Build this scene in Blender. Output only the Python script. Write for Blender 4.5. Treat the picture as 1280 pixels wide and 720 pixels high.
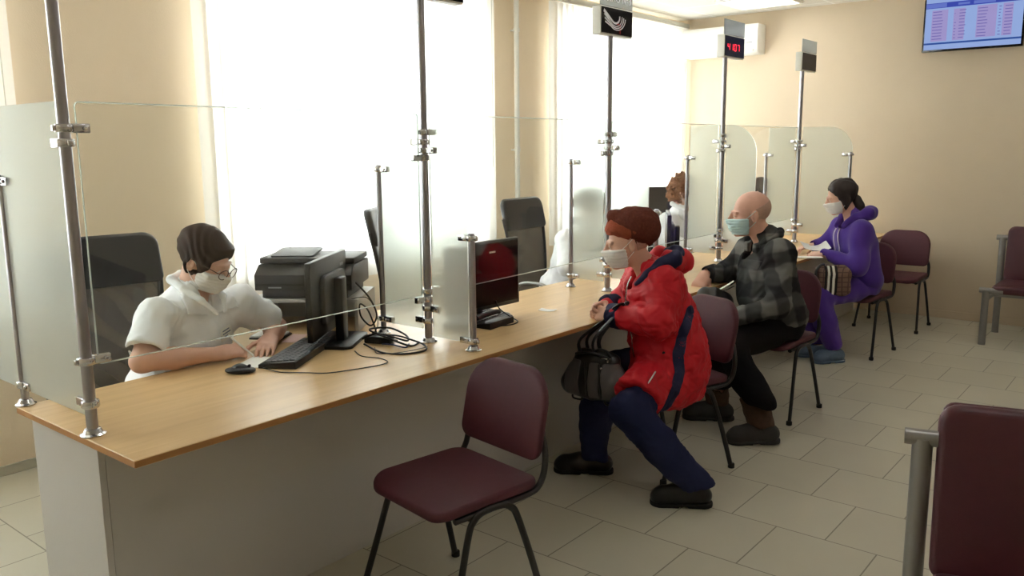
import bpy, bmesh, math, random
import numpy as np
from mathutils import Vector, Matrix
random.seed(7); rng = np.random.default_rng(7)
for o in list(bpy.data.objects): bpy.data.objects.remove(o)
SC = bpy.context.scene; COL = SC.collection
PI = math.pi

# ------------------------------------------------------------------ camera, world, exposure, ceiling light strength
YAW, PITCH, ROLL, FPX = 0.683285060, 0.168161279, -0.00883989757, 1044.77318
cf = Vector((-math.sin(YAW)*math.cos(PITCH), math.cos(YAW)*math.cos(PITCH), -math.sin(PITCH)))
cr = cf.cross(Vector((0, 0, 1))).normalized(); cu = cr.cross(cf)
cr, cu = cr*math.cos(ROLL)+cu*math.sin(ROLL), -cr*math.sin(ROLL)+cu*math.cos(ROLL)
cam_d = bpy.data.cameras.new('camera'); cam = bpy.data.objects.new('camera', cam_d); COL.objects.link(cam)
cam.matrix_world = Matrix(((cr.x, cu.x, -cf.x, 0), (cr.y, cu.y, -cf.y, 0), (cr.z, cu.z, -cf.z, 1.58), (0, 0, 0, 1)))
cam_d.sensor_width = 36.0; cam_d.lens = FPX/1280*36.0; cam_d.clip_start = 0.05
SC.camera = cam
W = bpy.data.worlds.new('sky'); SC.world = W; W.use_nodes = True
W.node_tree.nodes['Background'].inputs[0].default_value = (0.93, 0.97, 1.0, 1)
W.node_tree.nodes['Background'].inputs[1].default_value = 11.5
CEIL_LIGHT = 5.0
SC.cycles.transparent_max_bounces = 32; SC.cycles.max_bounces = 12; SC.cycles.diffuse_bounces = 6
SC.view_settings.view_transform = 'Standard'; SC.view_settings.look = 'None'
SC.view_settings.exposure = 0.32; SC.view_settings.gamma = 1.0; SC.view_settings.use_curve_mapping = False

# ------------------------------------------------------------------ materials
def lin(c):
    f = lambda v: v/12.92 if v <= 0.04045 else ((v+0.055)/1.055)**2.4
    return tuple(f(x/255.0) for x in c)+(1.0,)
def N(nt, t, **kw):
    n = nt.nodes.new(t)
    for k, v in kw.items(): setattr(n, k, v)
    return n
def base_mat(name):
    m = bpy.data.materials.new(name); m.use_nodes = True
    return m, m.node_tree, m.node_tree.nodes['Principled BSDF']
def mat(name, c, rough=0.5, metal=0.0, var=0.06, vscale=30.0, bump=0.0, bscale=200.0, spec=0.5, sheen=0.0, stretch=None, emit=None, coat=0.0):
    m, nt, b = base_mat(name)
    b.inputs['Roughness'].default_value = rough; b.inputs['Metallic'].default_value = metal
    b.inputs['Specular IOR Level'].default_value = spec
    if sheen: b.inputs['Sheen Weight'].default_value = sheen
    if coat: b.inputs['Coat Weight'].default_value = coat
    L = lin(c)
    tc = N(nt, 'ShaderNodeTexCoord'); vec = tc.outputs['Object']
    if stretch:
        mp = N(nt, 'ShaderNodeMapping'); mp.inputs['Scale'].default_value = stretch
        nt.links.new(vec, mp.inputs['Vector']); vec = mp.outputs['Vector']
    nz = N(nt, 'ShaderNodeTexNoise'); nz.inputs['Scale'].default_value = vscale; nz.inputs['Detail'].default_value = 4
    nt.links.new(vec, nz.inputs['Vector'])
    mx = N(nt, 'ShaderNodeMix', data_type='RGBA')
    mx.inputs[6].default_value = tuple(max(0, x*(1-var)) for x in L[:3])+(1,)
    mx.inputs[7].default_value = tuple(min(1, x*(1+var)) for x in L[:3])+(1,)
    nt.links.new(nz.outputs['Fac'], mx.inputs[0]); nt.links.new(mx.outputs[2], b.inputs['Base Color'])
    if bump:
        n2 = N(nt, 'ShaderNodeTexNoise'); n2.inputs['Scale'].default_value = bscale; n2.inputs['Detail'].default_value = 3
        nt.links.new(vec, n2.inputs['Vector'])
        bp = N(nt, 'ShaderNodeBump'); bp.inputs['Strength'].default_value = bump; bp.inputs['Distance'].default_value = 0.004
        nt.links.new(n2.outputs['Fac'], bp.inputs['Height']); nt.links.new(bp.outputs['Normal'], b.inputs['Normal'])
    if emit:
        b.inputs['Emission Color'].default_value = lin(emit[0]); b.inputs['Emission Strength'].default_value = emit[1]
    return m

M = {}
M['wall'] = mat('wall_paint_beige', (207, 191, 167), 0.85, var=0.03, vscale=6, bump=0.25, bscale=160, spec=0.2)
M['wallglare'] = mat('wall_paint_beige_glare', (242, 225, 199), 0.85, var=0.03, vscale=6, bump=0.25, bscale=160, spec=0.2)  # same beige wall, lightened: window glare is painted into its colour
M['wallw'] = mat('wall_paint_cream', (214, 202, 182), 0.85, var=0.03, vscale=6, bump=0.25, bscale=160, spec=0.2)
M['white'] = mat('white_plastic', (235, 235, 230), 0.4, var=0.02)
M['offwhite'] = mat('offwhite_plastic', (222, 222, 214), 0.45, var=0.02)
M['greyplastic'] = mat('grey_plastic', (150, 152, 155), 0.5)
M['chrome'] = mat('chrome_steel', (205, 205, 208), 0.16, 1.0, var=0.02)
M['steel'] = mat('brushed_steel', (168, 166, 172), 0.3, 1.0, var=0.05)
M['silver'] = mat('silver_paint', (150, 148, 145), 0.38, 0.55, var=0.04)
M['blacksteel'] = mat('black_powder_coat', (22, 21, 22), 0.35, 0.0, var=0.1)
M['black'] = mat('black_plastic', (26, 26, 28), 0.42, var=0.1)
M['blackgloss'] = mat('black_gloss_plastic', (16, 15, 17), 0.12, var=0.05)
M['dispglass'] = mat('dark_display_glass', (14, 13, 15), 0.25, spec=0.15)
M['darkgrey'] = mat('dark_grey_plastic', (52, 52, 54), 0.5, var=0.08)
M['rubber'] = mat('black_rubber', (20, 20, 20), 0.8)
M['burgundy'] = mat('burgundy_upholstery', (80, 38, 48), 0.55, var=0.14, vscale=55, bump=0.25, bscale=420, spec=0.35)
M['vinyl'] = mat('burgundy_vinyl', (76, 37, 45), 0.42, var=0.1, vscale=25, bump=0.15, bscale=250, spec=0.4)
M['panel'] = mat('grey_laminate', (190, 187, 184), 0.5, var=0.02, vscale=3)
M['beech'] = None
M['skin'] = mat('skin', (220, 176, 156), 0.5, var=0.06, vscale=24, spec=0.35)
M['skinold'] = mat('skin_ruddy', (212, 166, 148), 0.5, var=0.12, vscale=22, spec=0.35)
M['whitecloth'] = mat('white_uniform_cloth', (246, 248, 253), 0.85, var=0.03, vscale=14, bump=0.15, bscale=300, spec=0.1)
M['mask'] = mat('mask_white', (240, 240, 240), 0.85, var=0.02, spec=0.1)
M['maskblue'] = mat('mask_pale_blue', (192, 222, 228), 0.85, var=0.03, spec=0.1)
M['red'] = mat('red_jacket_cloth', (192, 22, 37), 0.62, var=0.07, vscale=10, bump=0.3, bscale=35, spec=0.3)
M['navy'] = mat('navy_cloth', (42, 44, 76), 0.7, var=0.08, spec=0.2)
M['trousers'] = mat('dark_blue_trousers', (36, 41, 74), 0.8, var=0.15, vscale=12, spec=0.15)
M['blackcloth'] = mat('black_trousers', (25, 24, 25), 0.85, var=0.15, vscale=12, spec=0.1)
M['purple'] = mat('purple_fleece', (80, 54, 146), 0.9, var=0.08, vscale=16, bump=0.2, bscale=300, spec=0.1, sheen=0.2)
M['leather'] = mat('black_leather', (17, 16, 17), 0.32, var=0.12, bump=0.15, bscale=180)
M['greyleather'] = mat('grey_leather', (84, 80, 82), 0.45, var=0.12, bump=0.12, bscale=180)
M['brownboot'] = mat('brown_boot_cloth', (74, 54, 38), 0.85, var=0.3, vscale=40)
M['bootrubber'] = mat('boot_rubber', (48, 48, 46), 0.65, var=0.1)
M['shoecover'] = mat('blue_shoe_cover', (84, 104, 128), 0.5, var=0.18, vscale=40, bump=0.5, bscale=60)
M['hairbrown'] = mat('dark_brown_hair', (46, 29, 24), 0.55, var=0.75, vscale=95, stretch=(1, 1, 0.25), spec=0.12)
M['hairblack'] = mat('black_brown_hair', (42, 31, 29), 0.65, var=0.35, vscale=60, stretch=(1, 1, 0.25))
M['haircurly'] = mat('auburn_curly_hair', (140, 92, 62), 0.7, var=0.5, vscale=70)
M['hairgrey'] = mat('grey_stubble_hair', (190, 156, 140), 0.8, var=0.2, vscale=150)
M['hatband'] = mat('rust_knit', (152, 80, 60), 0.95, var=0.22, vscale=120, bump=0.6, bscale=160, spec=0.1)
M['hatknit'] = mat('brown_red_knit', (104, 58, 49), 0.95, var=0.3, vscale=90, bump=0.7, bscale=140, spec=0.1)
M['paper'] = mat('white_paper', (240, 240, 236), 0.8, var=0.01)
M['pinkpaper'] = mat('pink_paper', (238, 208, 204), 0.8, var=0.01)
M['digits'] = mat('red_led', (60, 5, 10), 0.4, emit=((255, 40, 60), 2.2))
M['digitsdim'] = mat('dim_red_led', (50, 6, 8), 0.4, emit=((190, 25, 30), 0.35))
M['ledwhite'] = mat('white_sticker', (238, 240, 246), 0.4, var=0.01)
M['eye'] = mat('eye_white', (225, 218, 212), 0.2, var=0.02)
M['iris'] = mat('dark_iris', (44, 32, 26), 0.15)
M['lips'] = mat('lips', (186, 108, 98), 0.5)
M['blue'] = mat('blue_cable_sheath', (52, 62, 110), 0.5)
M['orange'] = mat('orange_plastic', (214, 158, 84), 0.5)
M['cord'] = mat('pale_cord', (214, 206, 226), 0.8)
M['nameprint'] = mat('blue_grey_print', (112, 120, 150), 0.7)

def beech():
    m, nt, b = base_mat('beech_laminate')
    tc = N(nt, 'ShaderNodeTexCoord'); mp = N(nt, 'ShaderNodeMapping'); mp.inputs['Scale'].default_value = (16, 1.1, 16)
    nt.links.new(tc.outputs['Object'], mp.inputs['Vector'])
    nz = N(nt, 'ShaderNodeTexNoise'); nz.inputs['Scale'].default_value = 1.6; nz.inputs['Detail'].default_value = 7; nz.inputs['Distortion'].default_value = 0.7
    nt.links.new(mp.outputs['Vector'], nz.inputs['Vector'])
    cr_ = N(nt, 'ShaderNodeValToRGB')
    cr_.color_ramp.elements[0].position = 0.25; cr_.color_ramp.elements[0].color = lin((202, 168, 120))
    cr_.color_ramp.elements[1].position = 0.75; cr_.color_ramp.elements[1].color = lin((220, 188, 140))
    nt.links.new(nz.outputs['Fac'], cr_.inputs['Fac']); nt.links.new(cr_.outputs['Color'], b.inputs['Base Color'])
    b.inputs['Roughness'].default_value = 0.34; b.inputs['Specular IOR Level'].default_value = 0.45
    return m
M['beech'] = beech()
M['beechedge'] = mat('beech_edge_band', (170, 122, 72), 0.5, var=0.1, vscale=8)

def floor_mat():
    m, nt, b = base_mat('floor_tiles_stone')
    tc = N(nt, 'ShaderNodeTexCoord'); mp = N(nt, 'ShaderNodeMapping'); mp.inputs['Location'].default_value = (0.02, -0.04, 0)
    nt.links.new(tc.outputs['Object'], mp.inputs['Vector'])
    br = N(nt, 'ShaderNodeTexBrick'); br.offset = 0.5; br.offset_frequency = 2; br.squash = 1.0
    br.inputs['Scale'].default_value = 1.0; br.inputs['Mortar Size'].default_value = 0.0032; br.inputs['Mortar Smooth'].default_value = 0.3
    br.inputs['Brick Width'].default_value = 0.4; br.inputs['Row Height'].default_value = 0.4; br.inputs['Bias'].default_value = 0
    br.inputs['Color1'].default_value = lin((196, 192, 176)); br.inputs['Color2'].default_value = lin((190, 186, 170)); br.inputs['Mortar'].default_value = lin((130, 125, 112))
    nt.links.new(mp.outputs['Vector'], br.inputs['Vector'])
    nz = N(nt, 'ShaderNodeTexNoise'); nz.inputs['Scale'].default_value = 3.5; nz.inputs['Detail'].default_value = 5
    nt.links.new(tc.outputs['Object'], nz.inputs['Vector'])
    mx = N(nt, 'ShaderNodeMix', data_type='RGBA', blend_type='MULTIPLY'); mx.inputs[0].default_value = 0.35
    rp = N(nt, 'ShaderNodeValToRGB'); rp.color_ramp.elements[0].color = (0.8, 0.8, 0.8, 1); rp.color_ramp.elements[1].color = (1.1, 1.1, 1.08, 1)
    nt.links.new(nz.outputs['Fac'], rp.inputs['Fac'])
    nt.links.new(br.outputs['Color'], mx.inputs[6]); nt.links.new(rp.outputs['Color'], mx.inputs[7])
    nt.links.new(mx.outputs[2], b.inputs['Base Color'])
    bp = N(nt, 'ShaderNodeBump'); bp.inputs['Strength'].default_value = 0.3; bp.inputs['Distance'].default_value = 0.003; bp.invert = True
    nt.links.new(br.outputs['Fac'], bp.inputs['Height']); nt.links.new(bp.outputs['Normal'], b.inputs['Normal'])
    b.inputs['Roughness'].default_value = 0.36; b.inputs['Specular IOR Level'].default_value = 0.4
    return m
M['floor'] = floor_mat()

def ceil_mat():
    m, nt, b = base_mat('ceiling_tiles_white')
    tc = N(nt, 'ShaderNodeTexCoord'); mp = N(nt, 'ShaderNodeMapping'); mp.inputs['Location'].default_value = (0.4, -0.34, 0)
    nt.links.new(tc.outputs['Object'], mp.inputs['Vector'])
    br = N(nt, 'ShaderNodeTexBrick'); br.offset = 0.0; br.squash = 1.0
    br.inputs['Scale'].default_value = 1.0; br.inputs['Mortar Size'].default_value = 0.012; br.inputs['Brick Width'].default_value = 0.6; br.inputs['Row Height'].default_value = 0.6
    br.inputs['Color1'].default_value = lin((222, 218, 208)); br.inputs['Color2'].default_value = lin((218, 214, 204)); br.inputs['Mortar'].default_value = lin((236, 234, 228))
    nt.links.new(mp.outputs['Vector'], br.inputs['Vector']); nt.links.new(br.outputs['Color'], b.inputs['Base Color'])
    b.inputs['Roughness'].default_value = 0.9
    return m
M['ceil'] = ceil_mat()

def glass_mat(name, tint, fac_scale=1.0, film=0.0):
    m = bpy.data.materials.new(name); m.use_nodes = True; nt = m.node_tree; nt.nodes.clear()
    out = N(nt, 'ShaderNodeOutputMaterial'); tr = N(nt, 'ShaderNodeBsdfTransparent'); tr.inputs[0].default_value = tint
    gl = N(nt, 'ShaderNodeBsdfGlossy'); gl.inputs['Roughness'].default_value = 0.02
    lw = N(nt, 'ShaderNodeLayerWeight'); lw.inputs['Blend'].default_value = 0.5
    pw = N(nt, 'ShaderNodeMath', operation='POWER'); pw.inputs[1].default_value = 5.0; nt.links.new(lw.outputs['Facing'], pw.inputs[0])
    mul = N(nt, 'ShaderNodeMath', operation='MULTIPLY_ADD'); mul.inputs[1].default_value = 0.9*fac_scale; mul.inputs[2].default_value = 0.035*fac_scale
    nt.links.new(pw.outputs[0], mul.inputs[0])
    mx = N(nt, 'ShaderNodeMixShader'); nt.links.new(mul.outputs[0], mx.inputs[0]); nt.links.new(tr.outputs[0], mx.inputs[1]); nt.links.new(gl.outputs[0], mx.inputs[2])
    last = mx
    if film:
        df = N(nt, 'ShaderNodeBsdfTranslucent'); df.inputs[0].default_value = (0.9, 0.93, 0.9, 1)
        d2 = N(nt, 'ShaderNodeBsdfDiffuse'); d2.inputs[0].default_value = (0.9, 0.93, 0.9, 1)
        ad = N(nt, 'ShaderNodeMixShader'); ad.inputs[0].default_value = 0.5
        nt.links.new(df.outputs[0], ad.inputs[1]); nt.links.new(d2.outputs[0], ad.inputs[2])
        m2 = N(nt, 'ShaderNodeMixShader'); m2.inputs[0].default_value = film
        nt.links.new(mx.outputs[0], m2.inputs[1]); nt.links.new(ad.outputs[0], m2.inputs[2]); last = m2
    nt.links.new(last.outputs[0], out.inputs[0])
    return m
M['glass'] = glass_mat('clear_screen_glass', (0.975, 0.985, 0.975, 1))
M['pane'] = glass_mat('window_pane_glass', (0.97, 0.985, 0.98, 1), 0.5)
M['edge'] = glass_mat('polished_glass_edge', (0.8, 0.86, 0.82, 1), 1.0, film=0.4)
M['lens'] = glass_mat('spectacle_lens', (0.97, 0.97, 0.97, 1), 0.8)
def frosted():
    m = bpy.data.materials.new('frosted_glass'); m.use_nodes = True; nt = m.node_tree; nt.nodes.clear()
    out = N(nt, 'ShaderNodeOutputMaterial')
    rf = N(nt, 'ShaderNodeBsdfRefraction'); rf.inputs['IOR'].default_value = 1.2; rf.inputs['Roughness'].default_value = 0.33; rf.inputs['Color'].default_value = (0.97, 1.0, 0.98, 1)
    tl = N(nt, 'ShaderNodeBsdfTranslucent'); tl.inputs[0].default_value = (0.9, 0.94, 0.91, 1)
    tp = N(nt, 'ShaderNodeBsdfTransparent'); tp.inputs[0].default_value = (0.9, 0.93, 0.91, 1)
    df = N(nt, 'ShaderNodeBsdfDiffuse'); df.inputs[0].default_value = (0.9, 0.92, 0.91, 1)
    a = N(nt, 'ShaderNodeMixShader'); a.inputs[0].default_value = 0.28
    nt.links.new(rf.outputs[0], a.inputs[1]); nt.links.new(tl.outputs[0], a.inputs[2])
    b = N(nt, 'ShaderNodeMixShader'); b.inputs[0].default_value = 0.14
    nt.links.new(a.outputs[0], b.inputs[1]); nt.links.new(df.outputs[0], b.inputs[2])
    c = N(nt, 'ShaderNodeMixShader'); c.inputs[0].default_value = 0.06
    nt.links.new(b.outputs[0], c.inputs[1]); nt.links.new(tp.outputs[0], c.inputs[2])
    nt.links.new(c.outputs[0], out.inputs[0])
    return m
M['frost'] = frosted()
def thin_cloth(name, col, trans, rough=0.9):
    m = bpy.data.materials.new(name); m.use_nodes = True; nt = m.node_tree; nt.nodes.clear()
    out = N(nt, 'ShaderNodeOutputMaterial'); tl = N(nt, 'ShaderNodeBsdfTranslucent'); df = N(nt, 'ShaderNodeBsdfDiffuse')
    tc = N(nt, 'ShaderNodeTexCoord'); nz = N(nt, 'ShaderNodeTexNoise'); nz.inputs['Scale'].default_value = 40
    rp = N(nt, 'ShaderNodeValToRGB'); rp.color_ramp.elements[0].color = tuple(x*0.94 for x in col[:3])+(1,); rp.color_ramp.elements[1].color = col
    nt.links.new(tc.outputs['Object'], nz.inputs['Vector']); nt.links.new(nz.outputs['Fac'], rp.inputs['Fac'])
    nt.links.new(rp.outputs[0], tl.inputs[0]); nt.links.new(rp.outputs[0], df.inputs[0])
    a = N(nt, 'ShaderNodeMixShader'); a.inputs[0].default_value = trans
    nt.links.new(df.outputs[0], a.inputs[1]); nt.links.new(tl.outputs[0], a.inputs[2]); nt.links.new(a.outputs[0], out.inputs[0])
    return m
M['blind'] = thin_cloth('blind_fabric_white', (0.93, 0.92, 0.89, 1), 0.5)
def mesh_cloth():
    m = bpy.data.materials.new('chair_mesh_fabric'); m.use_nodes = True; nt = m.node_tree; nt.nodes.clear()
    out = N(nt, 'ShaderNodeOutputMaterial'); tp = N(nt, 'ShaderNodeBsdfTransparent'); df = N(nt, 'ShaderNodeBsdfPrincipled')
    df.inputs['Base Color'].default_value = (0.016, 0.015, 0.015, 1); df.inputs['Roughness'].default_value = 0.4
    tc = N(nt, 'ShaderNodeTexCoord'); wv = N(nt, 'ShaderNodeTexWave'); wv.inputs['Scale'].default_value = 4; wv.inputs['Distortion'].default_value = 3.0; wv.inputs['Detail'].default_value = 1; wv.bands_direction = 'DIAGONAL'
    nt.links.new(tc.outputs['Object'], wv.inputs['Vector'])
    mr = N(nt, 'ShaderNodeMapRange'); mr.inputs[3].default_value = 0.10; mr.inputs[4].default_value = 0.17
    nt.links.new(wv.outputs['Fac'], mr.inputs[0])
    a = N(nt, 'ShaderNodeMixShader'); nt.links.new(mr.outputs[0], a.inputs[0])
    nt.links.new(df.outputs[0], a.inputs[1]); nt.links.new(tp.outputs[0], a.inputs[2]); nt.links.new(a.outputs[0], out.inputs[0])
    return m
M['mesh'] = mesh_cloth()
def lamp_mat():
    m = bpy.data.materials.new('lamp_diffuser'); m.use_nodes = True; nt = m.node_tree; nt.nodes.clear()
    out = N(nt, 'ShaderNodeOutputMaterial'); e = N(nt, 'ShaderNodeEmission'); e.inputs[0].default_value = (1, 0.97, 0.93, 1); e.inputs[1].default_value = CEIL_LIGHT
    nt.links.new(e.outputs[0], out.inputs[0]); return m
M['lamp'] = lamp_mat()
def screen(name, c, s):
    m = bpy.data.materials.new(name); m.use_nodes = True; nt = m.node_tree; nt.nodes.clear()
    out = N(nt, 'ShaderNodeOutputMaterial'); e = N(nt, 'ShaderNodeEmission'); e.inputs[1].default_value = s
    tc = N(nt, 'ShaderNodeTexCoord'); nz = N(nt, 'ShaderNodeTexNoise'); nz.inputs['Scale'].default_value = 9
    L = lin(c); rp = N(nt, 'ShaderNodeValToRGB'); rp.color_ramp.elements[0].color = tuple(x*0.92 for x in L[:3])+(1,); rp.color_ramp.elements[1].color = L
    nt.links.new(tc.outputs['Object'], nz.inputs['Vector']); nt.links.new(nz.outputs['Fac'], rp.inputs['Fac']); nt.links.new(rp.outputs[0], e.inputs[0])
    nt.links.new(e.outputs[0], out.inputs[0]); return m
M['scr'] = screen('screen_pale_blue', (152, 176, 228), 0.75)
M['scrhead'] = screen('screen_blue_bar', (64, 78, 176), 0.75)
M['scrhead2'] = screen('screen_light_bar', (104, 122, 204), 0.75)
M['scrpink'] = screen('screen_pink_cells', (164, 154, 208), 0.75)
M['scrline'] = screen('screen_text_line', (112, 104, 176), 0.75)
M['scrnavy'] = screen('screen_navy_bar', (52, 84, 156), 0.75)

def plaid():
    m, nt, b = base_mat('plaid_shirt_cloth')
    tc = N(nt, 'ShaderNodeTexCoord'); sep = N(nt, 'ShaderNodeSeparateXYZ')
    nz = N(nt, 'ShaderNodeTexNoise'); nz.inputs['Scale'].default_value = 5.0
    nt.links.new(tc.outputs['Object'], nz.inputs['Vector'])
    wob = N(nt, 'ShaderNodeVectorMath', operation='MULTIPLY_ADD'); wob.inputs[1].default_value = (0.13, 0.13, 0.13)
    nt.links.new(nz.outputs['Color'], wob.inputs[0]); nt.links.new(tc.outputs['Object'], wob.inputs[2])
    rot = N(nt, 'ShaderNodeMapping'); rot.inputs['Rotation'].default_value = (0.0, 0.18, -0.62)
    nt.links.new(wob.outputs[0], rot.inputs['Vector']); nt.links.new(rot.outputs[0], sep.inputs[0])
    def stripes(src, period, lo, hi):
        a = N(nt, 'ShaderNodeMath', operation='MULTIPLY'); a.inputs[1].default_value = 2*PI/period; nt.links.new(src, a.inputs[0])
        s = N(nt, 'ShaderNodeMath', operation='SINE'); nt.links.new(a.outputs[0], s.inputs[0])
        r = N(nt, 'ShaderNodeMapRange'); r.interpolation_type = 'SMOOTHSTEP'; r.inputs[1].default_value = lo; r.inputs[2].default_value = hi; nt.links.new(s.outputs[0], r.inputs[0])
        return r.outputs[0]
    s1 = stripes(sep.outputs[0], 0.15, -0.25, 0.35); s2 = stripes(sep.outputs[2], 0.17, -0.25, 0.35)
    ad = N(nt, 'ShaderNodeMath', operation='ADD'); nt.links.new(s1, ad.inputs[0]); nt.links.new(s2, ad.inputs[1])
    hf = N(nt, 'ShaderNodeMath', operation='MULTIPLY'); hf.inputs[1].default_value = 0.5; nt.links.new(ad.outputs[0], hf.inputs[0])
    rp = N(nt, 'ShaderNodeValToRGB'); rp.color_ramp.elements[0].color = lin((42, 42, 44)); rp.color_ramp.elements[1].color = lin((110, 110, 107))
    e = rp.color_ramp.elements.new(0.5); e.color = lin((70, 71, 71))
    nt.links.new(hf.outputs[0], rp.inputs['Fac']); nt.links.new(rp.outputs[0], b.inputs['Base Color'])
    b.inputs['Roughness'].default_value = 0.9; b.inputs['Specular IOR Level'].default_value = 0.1
    return m
M['plaid'] = plaid()
def bagcheck():
    m, nt, b = base_mat('brown_checked_cloth')
    tc = N(nt, 'ShaderNodeTexCoord'); ch = N(nt, 'ShaderNodeTexBrick'); ch.offset = 0; ch.inputs['Scale'].default_value = 1
    ch.inputs['Brick Width'].default_value = 0.035; ch.inputs['Row Height'].default_value = 0.035; ch.inputs['Mortar Size'].default_value = 0.004
    ch.inputs['Color1'].default_value = lin((124, 96, 82)); ch.inputs['Color2'].default_value = lin((112, 86, 74)); ch.inputs['Mortar'].default_value = lin((84, 60, 54))
    mp = N(nt, 'ShaderNodeMapping'); mp.inputs['Rotation'].default_value = (PI/2, 0, 0)
    nt.links.new(tc.outputs['Object'], mp.inputs[0]); nt.links.new(mp.outputs[0], ch.inputs['Vector']); nt.links.new(ch.outputs[0], b.inputs['Base Color'])
    b.inputs['Roughness'].default_value = 0.7
    return m
M['check'] = bagcheck()

# ------------------------------------------------------------------ object helpers
def thing(name, label, cat, loc=(0, 0, 0), rz=0.0, group=None):
    o = bpy.data.objects.new(name, None); COL.objects.link(o); o.location = loc; o.rotation_euler = (0, 0, rz)
    o.empty_display_size = 0.1; o['label'] = label; o['category'] = cat
    if group: o['group'] = group
    return o
def tag(o, label, cat, group=None):
    o['label'] = label; o['category'] = cat
    if group: o['group'] = group
    return o
def link_mesh(name, me, m, parent=None, smooth=35, label=None):
    o = bpy.data.objects.new(name, me); COL.objects.link(o)
    for x in (m if isinstance(m, (list, tuple)) else [m]): me.materials.append(x)
    if parent is not None: o.parent = parent
    if smooth:
        me.polygons.foreach_set('use_smooth', [True]*len(me.polygons))
        if smooth < 180: me.set_sharp_from_angle(angle=math.radians(smooth))
    if label: o['label'] = label
    return o
def wpos(p):
    return p.matrix_basis if p.parent is None else p.parent.matrix_basis @ p.matrix_basis
def obj(name, bm, m, parent=None, world=False, smooth=35, label=None):
    if world and parent is not None: bm.transform(wpos(parent).inverted())
    bmesh.ops.recalc_face_normals(bm, faces=bm.faces)
    me = bpy.data.meshes.new(name); bm.to_mesh(me); bm.free()
    return link_mesh(name, me, m, parent, smooth, label)
def struct(name, bm, m, parent=None, smooth=0):
    o = obj(name, bm, m, parent, smooth=smooth)
    o['kind'] = 'structure'; return o
def dup(root, loc, rz, label=None, group=None, scale=None):
    r = root.copy(); COL.objects.link(r); r.location = loc; r.rotation_euler = (0, 0, rz)
    if label: r['label'] = label
    if group: r['group'] = group
    for ch in list(root.children):
        c = ch.copy(); COL.objects.link(c); c.parent = r
        for g in ch.children:
            d = g.copy(); COL.objects.link(d); d.parent = c
    return r
def BM(): return bmesh.new()
def box(bm, x0, x1, y0, y1, z0, z1, bev=0.0, seg=2, mx=None):
    r = bmesh.ops.create_cube(bm, size=1.0); vs = r['verts']
    for v in vs: v.co = Vector(((x0+x1)/2+v.co.x*(x1-x0), (y0+y1)/2+v.co.y*(y1-y0), (z0+z1)/2+v.co.z*(z1-z0)))
    if bev:
        es = {e for v in vs for e in v.link_edges}
        r2 = bmesh.ops.bevel(bm, geom=list(es), offset=bev, segments=seg, profile=0.5, affect='EDGES', clamp_overlap=True)
        vs = list({v for f in r2['faces'] for v in f.verts} | {v for v in vs if v.is_valid})
    if mx is not None: bmesh.ops.transform(bm, matrix=mx, verts=vs)
    return vs
def tube(bm, pts, r, n=10, closed=False, flat=None, cap=True):
    """pts list of 3-vectors; r scalar or list; flat=(a,b) scales the section"""
    P_ = [Vector(p) for p in pts]; k = len(P_); rs = r if isinstance(r, (list, tuple)) else [r]*k
    rings = []; prev = None
    for i in range(k):
        if closed: t = (P_[(i+1) % k]-P_[i-1])
        else: t = (P_[min(i+1, k-1)]-P_[max(i-1, 0)])
        t.normalize()
        if prev is None:
            a = Vector((0, 0, 1)) if abs(t.z) < 0.9 else Vector((1, 0, 0))
            u = t.cross(a).normalized()
        else:
            u = (prev-t*prev.dot(t)).normalized()
        prev = u; v = t.cross(u)
        fa, fb = flat or (1, 1)
        rings.append([bm.verts.new(P_[i]+u*(math.cos(2*PI*j/n)*rs[i]*fa)+v*(math.sin(2*PI*j/n)*rs[i]*fb)) for j in range(n)])
    for i in range(k if closed else k-1):
        A, B = rings[i], rings[(i+1) % k]
        for j in range(n): bm.faces.new((A[j], A[(j+1) % n], B[(j+1) % n], B[j]))
    if cap and not closed:
        bm.faces.new(rings[0][::-1]); bm.faces.new(rings[-1])
    return [v for q in rings for v in q]
def smooth_path(pts, n=8):
    """Catmull-Rom through pts"""
    P_ = [Vector(p) for p in pts]; out = []
    for i in range(len(P_)-1):
        p0 = P_[max(i-1, 0)]; p1 = P_[i]; p2 = P_[i+1]; p3 = P_[min(i+2, len(P_)-1)]
        for j in range(n):
            t = j/n
            out.append(0.5*((2*p1)+(p2-p0)*t+(2*p0-5*p1+4*p2-p3)*t*t+(3*p1-p0-3*p2+p3)*t**3))
    out.append(P_[-1]); return out
def lathe(bm, prof, n=24, mx=None):
    rings = []; vs = []
    for (r, z) in prof:
        ring = [bm.verts.new((r*math.cos(2*PI*j/n), r*math.sin(2*PI*j/n), z)) for j in range(n)] if r > 1e-6 else [bm.verts.new((0, 0, z))]
        rings.append(ring); vs += ring
    for A, B in zip(rings, rings[1:]):
        if len(A) == 1 and len(B) == 1: continue
        for j in range(n):
            if len(A) == 1: bm.faces.new((A[0], B[(j+1) % n], B[j]))
            elif len(B) == 1: bm.faces.new((A[j], A[(j+1) % n], B[0]))
            else: bm.faces.new((A[j], A[(j+1) % n], B[(j+1) % n], B[j]))
    if len(rings[0]) > 1: bm.faces.new(rings[0][::-1])
    if len(rings[-1]) > 1: bm.faces.new(rings[-1])
    if mx is not None: bmesh.ops.transform(bm, matrix=mx, verts=vs)
    return vs
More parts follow.
